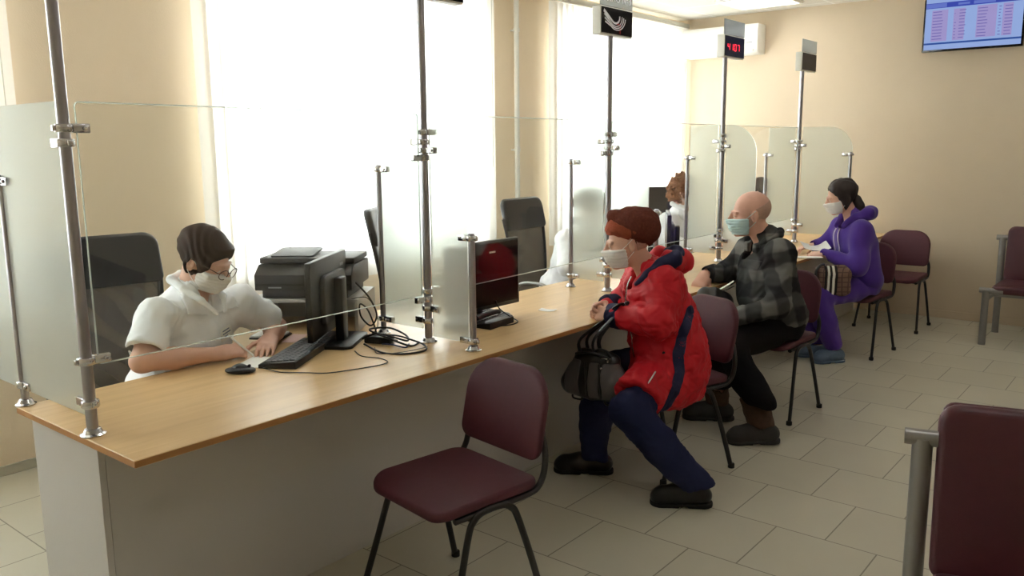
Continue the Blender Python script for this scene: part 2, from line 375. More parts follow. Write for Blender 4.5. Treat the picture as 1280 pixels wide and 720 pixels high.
def prism(bm, outline, z0, z1, bev=0.0, seg=2, mx=None):
    lo = [bm.verts.new((x, y, z0)) for x, y in outline]; hi = [bm.verts.new((x, y, z1)) for x, y in outline]
    n = len(outline); fs = [bm.faces.new(lo[::-1]), bm.faces.new(hi)]
    for i in range(n): fs.append(bm.faces.new((lo[i], lo[(i+1) % n], hi[(i+1) % n], hi[i])))
    vs = lo+hi
    if bev:
        es = [e for e in fs[0].edges]+[e for e in fs[1].edges]
        r2 = bmesh.ops.bevel(bm, geom=es, offset=bev, segments=seg, profile=0.5, affect='EDGES', clamp_overlap=True)
        vs = list({v for f in r2['faces'] for v in f.verts} | {v for v in vs if v.is_valid})
    if mx is not None: bmesh.ops.transform(bm, matrix=mx, verts=vs)
    return vs
def rrect(w, h, rads, n=6, cx=0, cy=0):
    """rounded rectangle outline; rads = (bl, br, tr, tl)"""
    out = []
    for (sx, sy, a0, r) in ((-1, -1, PI, rads[0]), (1, -1, 1.5*PI, rads[1]), (1, 1, 0, rads[2]), (-1, 1, 0.5*PI, rads[3])):
        ox, oy = sx*(w/2-r), sy*(h/2-r)
        for i in range(n+1):
            a = a0+0.5*PI*i/n; out.append((cx+ox+r*math.cos(a), cy+oy+r*math.sin(a)))
    return out
def pad(bm, outline, t, edge=0.012, dome=0.01, warp=None, rings=6, mx=None, dome_back=0.0):
    """cushion from a star-shaped outline in XY, thickness t in Z (0..t), rounded rim"""
    n = len(outline); cx = sum(p[0] for p in outline)/n; cy = sum(p[1] for p in outline)/n
    rad = min(math.hypot(x-cx, y-cy) for x, y in outline)
    layers = []
    def ring(inset, z):
        s = 1-inset/rad
        return [(cx+(x-cx)*s, cy+(y-cy)*s, z) for x, y in outline]
    prof = []
    for i in range(rings): s = (i+1)/(rings+1); prof.append(((1-s)*(rad-edge)+edge, -dome_back*(1-s*s)))
    e = min(edge, t/2)
    for i in range(6): a = 0.5*PI*i/5; prof.append((edge*(1-math.sin(a)), e*(1-math.cos(a))))
    for i in range(6): a = 0.5*PI*i/5; prof.append((edge*(1-math.cos(a)), t-e+e*math.sin(a)))
    for i in range(rings): s = 1-(i+1)/(rings+1); prof.append(((1-s)*(rad-edge)+edge, t+dome*(1-s*s)))
    W_ = warp or (lambda p: p)
    vs = []
    R_ = []
    for ins, z in prof:
        rg = [bm.verts.new(W_(Vector(p))) for p in ring(ins, z)]; R_.append(rg); vs += rg
    c0 = bm.verts.new(W_(Vector((cx, cy, -dome_back)))); c1 = bm.verts.new(W_(Vector((cx, cy, t+dome)))); vs += [c0, c1]
    for A, B in zip(R_, R_[1:]):
        for j in range(n): bm.faces.new((A[j], A[(j+1) % n], B[(j+1) % n], B[j]))
    for j in range(n):
        bm.faces.new((c0, R_[0][(j+1) % n], R_[0][j])); bm.faces.new((c1, R_[-1][j], R_[-1][(j+1) % n]))
    if mx is not None: bmesh.ops.transform(bm, matrix=mx, verts=vs)
    return vs
def T(x, y, z): return Matrix.Translation((x, y, z))
def RX(a): return Matrix.Rotation(a, 4, 'X')
def RY(a): return Matrix.Rotation(a, 4, 'Y')
def RZ(a): return Matrix.Rotation(a, 4, 'Z')
def text_bm(bm, s, size, mx, depth=0.002, align='CENTER'):
    cu_ = bpy.data.curves.new('txt', 'FONT'); cu_.body = s; cu_.size = size; cu_.extrude = depth; cu_.align_x = align; cu_.align_y = 'CENTER'
    o = bpy.data.objects.new('txt', cu_); COL.objects.link(o)
    dg = bpy.context.evaluated_depsgraph_get(); m2 = bpy.data.meshes.new_from_object(o.evaluated_get(dg))
    m2.transform(mx); bm.from_mesh(m2)
    bpy.data.objects.remove(o); bpy.data.curves.remove(cu_); bpy.data.meshes.remove(m2)

# ------------------------------------------------------------------ room shell
XL, XR, YB, YF, ZC = -4.42, 2.6, 8.28, -1.8, 2.87
bm = BM(); box(bm, XL-0.4, XR+0.1, YF-0.1, YB+0.1, -0.06, 0); struct('floor', bm, M['floor'])
bm = BM(); box(bm, XL-0.4, XR+0.1, YF-0.1, YB+0.1, ZC, ZC+0.06); struct('ceiling', bm, M['ceil'])
bm = BM(); box(bm, XL-0.4, XR+0.1, YB, YB+0.1, 0, ZC); struct('wall_back', bm, M['wall'])
bm = BM(); box(bm, XR, XR+0.1, YF-0.1, YB, 0, ZC); struct('wall_right', bm, M['wallw'])
bm = BM(); box(bm, XL-0.4, XR, YF-0.1, YF, 0, ZC); struct('wall_front', bm, M['wallw'])
WIN = [(-1.1, 1.45), (2.75, 4.98), (6.02, 8.1)]; WZ0, WZ1 = 0.86, 2.66
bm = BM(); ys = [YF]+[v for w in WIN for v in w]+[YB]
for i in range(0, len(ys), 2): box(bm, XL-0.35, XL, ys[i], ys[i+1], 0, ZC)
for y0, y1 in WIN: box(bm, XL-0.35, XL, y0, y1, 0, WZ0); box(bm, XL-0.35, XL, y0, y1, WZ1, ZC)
struct('wall_left', bm, M['wallglare'])
bm = BM(); box(bm, XL, XR, YB-0.012, YB, 0, 0.07, 0.003); struct('baseboard_back', bm, M['wall'])
bm = BM(); box(bm, XL, XL+0.012, YF, YB-0.012, 0, 0.05, 0.003); struct('baseboard_left', bm, M['floor'])
for k, (y0, y1) in enumerate(WIN):
    bm = BM(); x = XL-0.2
    for a, b in ((y0, y0+0.06), (y1-0.06, y1)): box(bm, x, x+0.06, a, b, WZ0, WZ1, 0.004)
    for a, b in ((WZ0, WZ0+0.06), (WZ1-0.06, WZ1)): box(bm, x, x+0.06, y0+0.06, y1-0.06, a, b, 0.004)
    for q in (1/3, 2/3): ym = y0+(y1-y0)*q; box(bm, x, x+0.06, ym-0.035, ym+0.035, WZ0+0.06, WZ1-0.06, 0.004)
    f = struct('window_%d' % (k+1), bm, M['white'])
    bm = BM(); box(bm, x+0.025, x+0.033, y0+0.06, y1-0.06, WZ0+0.06, WZ1-0.06); p = obj('pane', bm, M['pane'], f, smooth=0); p['kind'] = 'structure'
    bm = BM(); box(bm, XL-0.15, XL+0.04, y0, y1, WZ0-0.03, WZ0, 0.005); p = obj('sill', bm, M['white'], f, smooth=0); p['kind'] = 'structure'

# vertical blinds
def blind(y0, y1, label, ang, z0=0.72, x=-4.31):
    t = thing('vertical_blind', label, 'blind', (x, (y0+y1)/2, ZC-0.05), 0, 'vertical blinds on the windows')
    bm = BM(); box(bm, -0.02, 0.025, (y0-y1)/2-0.02, (y1-y0)/2+0.02, -0.045, 0.005, 0.006); obj('head_rail', bm, M['offwhite'], t)
    bm = BM(); n = int((y1-y0)/0.078); st = (y1-y0)/n
    for i in range(n):
        yc = y0-(y0+y1)/2+st*(i+0.5); a = ang+random.uniform(-0.05, 0.05); w = 0.0445; g = []
        for zz in (-0.05, z0-(ZC-0.05)):
            row = []
            for u in np.linspace(-1, 1, 6):
                bow = 0.004*(1-u*u)
                row.append(bm.verts.new((u*w*math.sin(a)+bow*math.cos(a), yc+u*w*math.cos(a)-bow*math.sin(a), zz)))
            g.append(row)
        for j in range(5): bm.faces.new((g[0][j], g[0][j+1], g[1][j+1], g[1][j]))
    obj('louvre_fabric', bm, M['blind'], t)
    bm = BM(); tube(bm, [(0.03, (y1-y0)/2-0.05, -0.05), (0.03, (y1-y0)/2-0.05, -1.4)], 0.0025, 6); obj('pull_chain', bm, M['offwhite'], t)
    return t
blind(-1.15, 1.635, 'white vertical blind at the left edge beside the frosted end partition', 0.12)
blind(2.57, 5.09, 'white vertical blind glowing behind the writing employee and the printer', 0.14)
blind(5.83, 8.24, 'white vertical blind nearest the far corner and the air conditioner', 0.3)
# heating pipe on the pier
bm = BM(); tube(bm, [(0, 0, 0.0), (0, 0, ZC)], 0.021, 16)
for z in (0.5, 1.55, 2.5):
    tube(bm, [(0, 0, z-0.012), (0, 0, z+0.012)], 0.027, 16); box(bm, -0.06, 0, -0.006, 0.006, z-0.006, z+0.006)
o = obj('heating_pipe', bm, M['white']); o.location = (XL+0.06, 5.44, 0); tag(o, 'white vertical heating pipe on the beige pier between two blinds', 'pipe')

# ceiling light panels
def ceil_light(x, y, label):
    t = thing('ceiling_light', label, 'ceiling light', (x, y, ZC), 0, 'ceiling light panels')
    bm = BM()
    for a in ((-0.3, -0.275, -0.3, 0.3), (0.275, 0.3, -0.3, 0.3), (-0.275, 0.275, -0.3, -0.275), (-0.275, 0.275, 0.275, 0.3)): box(bm, a[0], a[1], a[2], a[3], -0.022, 0, 0.003)
    obj('frame', bm, M['white'], t)
    bm = BM(); box(bm, -0.275, 0.275, -0.275, 0.275, -0.016, -0.004); obj('diffuser', bm, M['lamp'], t, smooth=0)
ceil_light(-3.26, 7.62, 'square glowing ceiling light panel above the air conditioner')
for x, y in ((-0.26, 6.4), (-3.26, 2.4), (-0.26, 2.4), (-2.06, 4.6), (1.5, 4.6)):
    ceil_light(x, y, 'square ceiling light panel above the hall, outside the picture')

# ------------------------------------------------------------------ service counter
CE = 0.022; ZT = 0.75
t = thing('service_counter', 'long beech topped service counter with grey panels running to the back wall', 'counter', (-2.5, 4.6, 0))
out = [(-2.93, 1.02), (-2.15, 1.02), (-2.157, 8.2), (-2.98, 8.2), (-2.98, 3.1), (-3.08, 2.92), (-3.3, 2.82), (-3.62, 2.8), (-3.62, 2.3), (-3.25, 2.25), (-3.08, 2.14), (-2.98, 1.95), (-2.955, 1.7)]
bm = BM(); prism(bm, out, ZT-CE, ZT, 0.0015, 1); obj('worktop', bm, M['beech'], t, world=True)
bm = BM()
for (x0, y0), (x1, y1) in zip(out, out[1:]+out[:1]):
    L_ = math.hypot(x1-x0, y1-y0); mx = T(x0, y0, 0) @ RZ(math.atan2(y1-y0, x1-x0))
    box(bm, 0, L_, -0.0012, 0.0008, ZT-CE+0.002, ZT-0.002, mx=mx)
obj('edge_band', bm, M['beechedge'], t, world=True, smooth=0)
bm = BM(); box(bm, -2.46, -2.44, 1.071, 8.2, 0.0, ZT-CE, 0.001); obj('front_panel', bm, M['panel'], t, world=True, smooth=0)
bm = BM(); box(bm, -2.9, -2.44, 1.05, 1.07, 0.0, ZT-CE, 0.001); obj('end_panel', bm, M['panel'], t, world=True, smooth=0)
for y in (2.5, 4.03, 5.55, 7.03):
    bm = BM(); box(bm, -2.9, -2.461, y-0.009, y+0.009, 0.0, ZT-CE, 0.001); obj('divider_panel', bm, M['panel'], t, world=True, smooth=0)
bm = BM(); box(bm, -3.58, -2.91, 2.78, 2.796, 0.0, ZT-CE, 0.001); obj('wing_panel', bm, M['panel'], t, world=True, smooth=0)

# ------------------------------------------------------------------ glass partitions
def clamp_bm(x, y, z, dx, dy, r):
    """pole clamp at (x,y,z) reaching along (dx,dy)"""
    bm = BM()
    lathe(bm, [(r+0.001, -0.011), (r+0.007, -0.011), (r+0.009, -0.008), (r+0.009, 0.008), (r+0.007, 0.011), (r+0.001, 0.011)], 16, T(x, y, z))
    a = math.atan2(dy, dx); mx = T(x, y, z) @ RZ(a)
    box(bm, r+0.002, r+0.052, -0.012, 0.012, -0.013, 0.013, 0.003, mx=mx)
    lathe(bm, [(0, 0), (0.006, 0), (0.006, 0.005), (0.004, 0.007), (0, 0.007)], 10, mx @ T(r+0.036, -0.012, 0) @ RX(PI/2))
    box(bm, -r-0.016, -r-0.002, -0.006, 0.006, -0.008, 0.008, 0.002, mx=mx)
    return bm
def pole(t, x, y, top, r, nm, cap=True):
    bm = BM()
    lathe(bm, [(r, 0.006), (r, top-ZT-0.004), (r-0.003, top-ZT), (0, top-ZT)] if cap else [(r, 0.006), (r, top-ZT), (0, top-ZT)], 20, T(x, y, ZT))
    p = obj(nm, bm, M['steel'], t, world=True)
    bm = BM(); lathe(bm, [(r+0.018, 0), (r+0.02, 0.004), (r+0.012, 0.008), (r+0.006, 0.02), (r+0.001, 0.022), (0.0, 0.022)], 20, T(x, y, ZT))
    obj('base_flange', bm, M['chrome'], p if False else t, world=True)
    return p
def clampo(t, x, y, z, dx, dy, r): obj('clamp', clamp_bm(x, y, z, dx, dy, r), M['chrome'], t, world=True)
def frosted_pane(t, x0, x1, y, z0, z1, rad=0.0, nm='frosted_pane'):
    bm = BM()
    o_ = [(x0, z0), (x1, z0)]
    if rad: o_ += [(x1-rad+rad*math.cos(a), z1-rad+rad*math.sin(a)) for a in np.linspace(0, PI/2, 14)]
    else: o_ += [(x1, z1)]
    o_ += [(x0, z1)]
    prism(bm, o_, -0.004, 0.004, 0.001, 1, mx=T(0, y, 0) @ RX(PI/2))
    return obj(nm, bm, M['frost'], t, world=True, smooth=30)
PART = [  # y, back pole x, tall pole x, front pole x
    (1.05, -2.935, -2.455, None, 'frosted glass end partition with tall steel pole at the near left counter end'),
    (2.50, -2.785, -2.50, -2.243, 'frosted glass partition right of the printer with short front post'),
    (4.03, -2.83, -2.573, -2.262, 'frosted glass partition with rounded corner in front of the woman in red'),
    (5.55, -2.87, -2.605, -2.30, 'frosted glass partition with rounded corner in front of the man in plaid'),
    (7.03, -2.89, -2.612, None, 'frosted glass partition nearest the back wall, behind the purple hooded woman')]
for i, (y, xb, xt, xf, lab) in enumerate(PART):
    t = thing('glass_partition', lab, 'partition', (xt, y, ZT), 0, 'glass partitions along the counter')
    pole(t, xt, y, 2.22, 0.0165, 'tall_pole'); pole(t, xb, y, 1.505, 0.0125, 'short_post')
    zt = 1.715
    frosted_pane(t, xb-0.0 + (0.02 if i else -0.42), xt-0.03, y, ZT+0.055, zt)
    for z in (1.47, 0.82): clampo(t, xb, y, z if z < 1 else 1.485, 1, 0, 0.0125)
    for z in (1.60, 0.845): clampo(t, xt, y, z, -1, 0, 0.0165)
    if i == 0: pass
    if i: 
        x1 = xf+0.0 if xf else -2.2
        frosted_pane(t, xt+0.03, (xf-0.02) if i == 1 else (x1-0.05 if xf else x1+0.03), y, ZT+0.03 if i == 1 else 0.83, zt, 0.2)
        for z in (1.565, 0.9): clampo(t, xt, y, z, 1, 0, 0.0165)
        if xf:
            pole(t, xf, y, 1.235, 0.014, 'front_post')
            for z in (1.215, 0.79): clampo(t, xf, y, z, -1 if i == 1 else -1, 0, 0.014)
        else:
            pole(t, -2.185, y, 1.51, 0.0125, 'front_post'); clampo(t, -2.185, y, 1.49, -1, 0, 0.0125)
    if i < 4: clampo(t, xt, y, 1.64, 0, 1, 0.0165); clampo(t, xt, y, 0.975, 0, 1, 0.0165)
    if i: clampo(t, xt, y, 1.635-0.10, 0, -1, 0.0165); clampo(t, xt, y, 0.94, 0, -1, 0.0165)
SCL = ['clear glass screen in front of the writing employee, nearest the camera', 'clear glass screen above the counter left of the woman in red',
       'clear glass screen above the counter in front of the man in plaid', 'clear glass screen in front of the woman in purple', ]
for i in range(4):
    (y0, _, x0, _, _), (y1, _, x1, _, _) = PART[i], PART[i+1]
    d = Vector((x1-x0, y1-y0, 0)); L_ = d.length; mx = T(x0, y0, 0) @ RZ(math.atan2(d.y, d.x))
    bm = BM(); o_ = rrect(L_-0.07, 0.755, (0.012, 0.012, 0.012, 0.012), 3, cx=L_/2, cy=1.335)
    prism(bm, o_, -0.004, 0.004, 0.0012, 1, mx=mx @ RX(PI/2))
    o = obj('clear_screen', bm, M['glass'], smooth=30); tag(o, SCL[i], 'glass screen', 'clear glass screens')
    bm = BM(); tube(bm, [mx @ RX(PI/2) @ Vector((a, b, 0)) for a, b in rrect(L_-0.07, 0.755, (0.012,)*4, 3, cx=L_/2, cy=1.335)], 0.0042, 6, closed=True, flat=(0.55, 1)); obj('polished_edge', bm, M['edge'], o, smooth=60)

# number displays on the tall poles
def logo_bm(mx):
    bm = BM()
    for k, (r, w) in enumerate(((0.034, 0.009), (0.05, 0.0045), (0.06, 0.0045), (0.07, 0.0045))):
        pts = []
        for a in np.linspace(-2.75, 0.25 - 0.1*k, 18): pts.append((r*math.cos(a)*1.05+0.012+0.004*k, r*math.sin(a)*0.8, 0))
        pts = [(-0.085+0.004*k, 0.022-0.016*k, 0), (-0.055, 0.004-0.012*k, 0)]+pts[3:]
        vs = []
        P_ = [Vector(p) for p in pts]
        for i, p in enumerate(P_):
            d = (P_[min(i+1, len(P_)-1)]-P_[max(i-1, 0)]).normalized(); n_ = Vector((-d.y, d.x, 0))
            ww = w*(1.0 if i > 1 else 1.5)
            vs.append([bm.verts.new(p+n_*ww*0.5), bm.verts.new(p-n_*ww*0.5), bm.verts.new(p-n_*ww*0.5+Vector((0, 0, 0.001))), bm.verts.new(p+n_*ww*0.5+Vector((0, 0, 0.001)))])
        for A, B in zip(vs, vs[1:]):
            for j in range(4): bm.faces.new((A[j], A[(j+1) % 4], B[(j+1) % 4], B[j]))
        bm.faces.new(vs[0]); bm.faces.new(vs[-1][::-1])
    bm.transform(mx); return bm
SEG = {'0': 'abcdef', '1': 'bc', '2': 'abged', '3': 'abgcd', '4': 'fgbc', '5': 'afgcd', '7': 'abc', '6': 'afgedc'}
def digits_bm(s, h, mx):
    bm = BM(); w = h*0.72; th = h*0.13; x = 0.0; S = {'a': (0, h/2, w, th), 'g': (0, 0, w, th), 'd': (0, -h/2, w, th), 'b': (w/2, h/4, th, h/2), 'c': (w/2, -h/4, th, h/2), 'f': (-w/2, h/4, th, h/2), 'e': (-w/2, -h/4, th, h/2)}
    x = -(len(s)-1)*w*0.85
    for ch in s:
        for g in SEG.get(ch, ''):
            a, b, ww, hh = S[g]; box(bm, x+a-ww/2*0.9, x+a+ww/2*0.9, b-hh/2*0.9, b+hh/2*0.9, 0, 0.0012)
        x += w*1.7
    bm.transform(mx); return bm
def display(i, off, lab, num=None, logo=False, words=None, dim=False):
    y, _, xt, _, _ = PART[i]
    t = thing('number_display', lab, 'display sign', (xt, y+off, 2.17), 0, 'number displays on the counter poles')
    bm = BM(); box(bm, -0.03, 0.025, -0.162, 0.162, 0, 0.148, 0.004); obj('housing', bm, M['offwhite'] , t)
    bm = BM(); box(bm, 0.0255, 0.028, -0.155, 0.158, 0.008, 0.142, 0.0008); obj('display_glass', bm, M['dispglass'], t, smooth=0)
    bm = BM(); box(bm, 0.018, 0.025, -0.162, 0.162, 0.149, 0.25, 0.001); obj('name_plate', bm, M['platemat'], t, smooth=0)
    face = T(0.0285, 0, 0) @ RZ(PI/2) @ RX(PI/2)
    if num: obj('digits', digits_bm(num, 0.042 if not dim else 0.05, face @ T(-0.02 if not dim else 0.01, 0.07 if not dim else 0.038, 0)), M['digitsdim' if dim else 'digits'], t, smooth=0)
    if logo: obj('logo', logo_bm(face @ T(-0.035, 0.098, 0) @ Matrix.Scale(1.2, 4)), M['ledwhite'], t, smooth=0)
    if words:
        bm = BM(); text_bm(bm, words, 0.062, T(0.0254, 0, 0.195) @ RZ(PI/2) @ RX(PI/2), 0.0006); obj('lettering', bm, M['ledwhite'], t, smooth=0)
M['platemat'] = glass_mat('grey_acrylic', (0.42, 0.44, 0.46, 1), 1.0, film=0.3)
display(1, 0.07, 'number display above the printer, cut by the top of the picture')
display(2, 0.03, 'number display with white swirl logo on the pole before the woman in red', '7', True, 'ОКНО №3', True)
display(3, 0.09, 'number display with red digits in front of the air conditioner', '4107')
display(4, 0.08, 'number display with dark face on the farthest pole')

# ------------------------------------------------------------------ things on the back wall
t = thing('air_conditioner', 'white split air conditioner high on the back wall in the corner', 'air conditioner', (-3.87, YB, 2.6))
prof = [(0, -0.14), (-0.13, -0.14), (-0.17, -0.125), (-0.195, -0.09), (-0.205, -0.02), (-0.205, 0.06), (-0.195, 0.12), (-0.175, 0.145), (0, 0.145)]
bm = BM(); prism(bm, [(a, b) for a, b in prof], -0.41, 0.41, 0.012, 3, mx=Matrix(((0, 0, 1, 0), (1, 0, 0, 0), (0, 1, 0, 0), (0, 0, 0, 1)))); obj('casing', bm, M['white'], t)
bm = BM(); box(bm, -0.37, 0.37, -0.2, -0.185, -0.118, -0.1, 0.004, mx=T(0, 0, 0) @ T(0, 0.0, 0)); obj('air_flap', bm, M['offwhite'], t)
bm = BM(); box(bm, 0.3, 0.36, -0.2085, -0.203, -0.04, -0.03, 0.001); obj('indicator', bm, M['greyplastic'], t)

t = thing('television', 'wall mounted television showing a pale blue table with blue bars', 'television', (-1.6, 8.17, 2.59), 0)
bm = BM(); box(bm, -0.385, 0.385, 0.0, 0.04, -0.233, 0.233, 0.006); obj('casing', bm, M['blackgloss'], t)
bm = BM(); box(bm, -0.37, 0.37, -0.002, 0.003, -0.215, 0.218, 0.0005); sc_ = obj('screen', bm, M['scr'], t, smooth=0)
def rects(nm, lst, m, dpt):
    bm = BM()
    for (u0, u1, v0, v1) in lst: box(bm, -0.37+0.74*u0, -0.37+0.74*u1, -0.002-dpt, -0.002, 0.218-0.433*v1, 0.218-0.433*v0)
    obj(nm, bm, m, sc_, smooth=0)
rects('header_bar', [(0.0, 1.0, 0.10, 0.20)], M['scrhead'], 0.0004)
rects('header_cells', [(0.0, 0.22, 0.11, 0.19), (0.34, 0.46, 0.13, 0.17), (0.5, 0.72, 0.12, 0.18), (0.86, 0.96, 0.125, 0.165)], M['scrhead2'], 0.0008)
rects('table_cells', [(0.07, 0.24, 0.24, 0.84), (0.3, 0.42, 0.24, 0.84), (0.54, 0.74, 0.22, 0.82), (0.8, 0.9, 0.22, 0.82)], M['scrpink'], 0.0004)
ln = []
for r in range(10):
    v = 0.265+0.058*r
    for u0, u1 in ((0.08, 0.19), (0.31, 0.33), (0.36, 0.43), (0.55, 0.65), (0.76, 0.79), (0.82, 0.9)):
        ln.append((u0, u1-random.uniform(0, 0.02), v, v+0.014))
rects('text_rows', ln, M['scrline'], 0.0008)
rects('footer_bar', [(0.0, 1.0, 0.865, 0.9)], M['scrnavy'], 0.0006)
bm = BM(); box(bm, -0.12, 0.12, 0.04, 0.11, -0.1, 0.1, 0.005); obj('wall_bracket', bm, M['black'], t)

# ------------------------------------------------------------------ visitor chairs
def make_visitor_chair(label):
    t = thing('visitor_chair', label, 'chair', (0, 0, 0), 0, 'burgundy visitor chairs')
    def wseat(p):
        q = p.copy(); f = max(0, (-p.y-0.1))/0.12
        q.z += 0.43-0.022*f*f-0.010*(1-(p.x/0.22)**2)*(1 if p.z > 0.02 else 0.4); return q
    bm = BM(); pad(bm, rrect(0.445, 0.43, (0.075, 0.075, 0.06, 0.06), 7), 0.036, 0.014, 0.006, wseat); obj('seat', bm, M['burgundy'], t, smooth=60)
    bm = BM(); pad(bm, rrect(0.40, 0.38, (0.06, 0.06, 0.05, 0.05), 5), 0.012, 0.004, 0, lambda p: Vector((p.x, p.y, p.z+0.414))); obj('seat_underside', bm, M['black'], t)
    ta = math.radians(13)
    def wback(p):   # x width, y height, z thickness -> towards the sitter (-Y)
        y = -p.z+0.10*p.x*p.x*0+0.0; bend = -0.35*p.x*p.x
        h = p.y; return Vector((p.x, 0.262+math.sin(ta)*h*1.0 + bend*0.55 + y*math.cos(ta)+0.03*(h/0.15)**2*0.2, 0.665+math.cos(ta)*h - math.sin(ta)*p.z*0.3))
    o_ = rrect(0.42, 0.31, (0.045, 0.045, 0.13, 0.13), 9)
    bm = BM(); pad(bm, o_, 0.032, 0.013, 0.006, wback, dome_back=0.003); obj('backrest', bm, M['burgundy'], t, smooth=60)
    for s in (-1, 1):
        bm = BM(); p = smooth_path([(s*0.205, -0.155, 0.412), (s*0.212, 0.0, 0.416), (s*0.214, 0.15, 0.418), (s*0.214, 0.2, 0.432), (s*0.212, 0.228, 0.47), (s*0.205, 0.243, 0.53), (s*0.17, 0.262, 0.60)], 6)
        tube(bm, p, 0.0125, 12, flat=(1, 0.8)); obj('back_support', bm, M['blacksteel'], t, smooth=60)
        bm = BM(); p = smooth_path([(s*0.252, -0.225, 0.012), (s*0.237, -0.165, 0.2), (s*0.224, -0.115, 0.36), (s*0.221, -0.09, 0.4), (s*0.219, -0.05, 0.419), (s*0.219, 0.03, 0.419), (s*0.221, 0.07, 0.4), (s*0.224, 0.095, 0.36), (s*0.237, 0.145, 0.2), (s*0.252, 0.195, 0.012)], 6)
        tube(bm, p, 0.0125, 12, flat=(1, 0.8)); obj('side_leg_frame', bm, M['blacksteel'], t, smooth=60)
        for y in (-0.228, 0.198):
            bm = BM(); lathe(bm, [(0.013, 0), (0.0165, 0.002), (0.0165, 0.022), (0.013, 0.025)], 12, T(s*0.2525, y, 0)); obj('foot_cap', bm, M['rubber'], t)
    bm = BM()
    for y in (-0.1, 0.08): tube(bm, [(-0.215, y, 0.409), (0.215, y, 0.409)], 0.009, 8)
    obj('cross_bar', bm, M['blacksteel'], t)
    return t
ch0 = make_visitor_chair('empty burgundy visitor chair standing nearest the camera in front of the counter')
ch0.location = (-1.885, 1.985, 0); ch0.rotation_euler = (0, 0, math.radians(-9))
RED_CH = (-1.955, 3.64, math.radians(-22)); MAN_CH = (-1.90, 4.765, math.radians(-3)); PUR_CH = (-1.955, 6.56, math.radians(-6))
dup(ch0, (RED_CH[0], RED_CH[1], 0), RED_CH[2], 'burgundy visitor chair under the woman in the red jacket')
dup(ch0, (MAN_CH[0], MAN_CH[1], 0), MAN_CH[2], 'burgundy visitor chair under the man in the plaid shirt')
dup(ch0, (PUR_CH[0], PUR_CH[1], 0), PUR_CH[2], 'burgundy visitor chair under the woman in the purple hoodie')
dup(ch0, (-1.945, 7.66, 0), 0, 'empty burgundy visitor chair standing against the back wall')

# ------------------------------------------------------------------ waiting benches
def make_bench(label):
    t = thing('waiting_bench', label, 'bench', (0, 0, 0), 0, 'burgundy waiting benches with silver frames')
    L_ = 1.75      # local: runs along +X from its left end, faces -Y
    for x in (0.035, L_-0.035):
        bm = BM(); s = 1 if x < 0.5 else -1
        tube(bm, [(x, -0.36, 0.0), (x, -0.36, 0.435)], 0.026, 20)
        tube(bm, [(x-0.045*s, -0.36, 0.435), (x+0.12*s, -0.36, 0.435)], 0.022, 20)
        obj('front_leg', bm, M['silver'], t, smooth=50)
        bm = BM()
        tube(bm, [(x, 0.2, 0.0), (x, 0.2, 0.80)], 0.026, 20)
        tube(bm, [(x-0.045*s, 0.2, 0.80), (x+0.036*s, 0.2, 0.80)], 0.022, 20)
        obj('rear_post', bm, M['silver'], t, smooth=50)
        bm = BM(); tube(bm, [(x, -0.36, 0.36), (x, 0.2, 0.36)], 0.018, 14); obj('side_rail', bm, M['silver'], t, smooth=50)
    bm = BM(); tube(bm, [(0.04, -0.1, 0.37), (L_-0.04, -0.1, 0.37)], 0.02, 14); obj('beam', bm, M['silver'], t, smooth=50)
    w = (L_-0.13)/3
    for k in range(3):
        cx = 0.065+w*(k+0.5)
        bm = BM(); pad(bm, rrect(w-0.008, 0.5, (0.05, 0.05, 0.03, 0.03), 5), 0.065, 0.026, 0.012, lambda p: Vector((p.x+cx, p.y-0.13, p.z+0.405+0.03*max(0, -p.y)))); obj('seat', bm, M['vinyl'], t, smooth=60)
        bm = BM(); pad(bm, rrect(w-0.008, 0.46, (0.03, 0.03, 0.05, 0.05), 5), 0.05, 0.024, 0.012, lambda p: Vector((p.x+cx, 0.17+0.16*(p.y+0.23)-p.z, 0.665+p.y))); obj('back_cushion', bm, M['vinyl'], t, smooth=60)
        bm = BM(); pad(bm, rrect(w-0.03, 0.47, (0.02, 0.02, 0.03, 0.03), 4), 0.022, 0.01, 0.0, lambda p: Vector((p.x+cx, 0.192+0.16*(p.y+0.23)-p.z, 0.655+p.y))); obj('back_shell', bm, M['vinyl'], t, smooth=60)
    return t
b0 = make_bench('burgundy waiting bench with silver legs against the back wall at the right edge')
b0.location = (-1.225, 7.7, 0)
ua = math.radians(15)
b1 = dup(b0, (-0.482, 2.153, 0), ua, 'burgundy waiting bench at the lower right, nearest the camera')

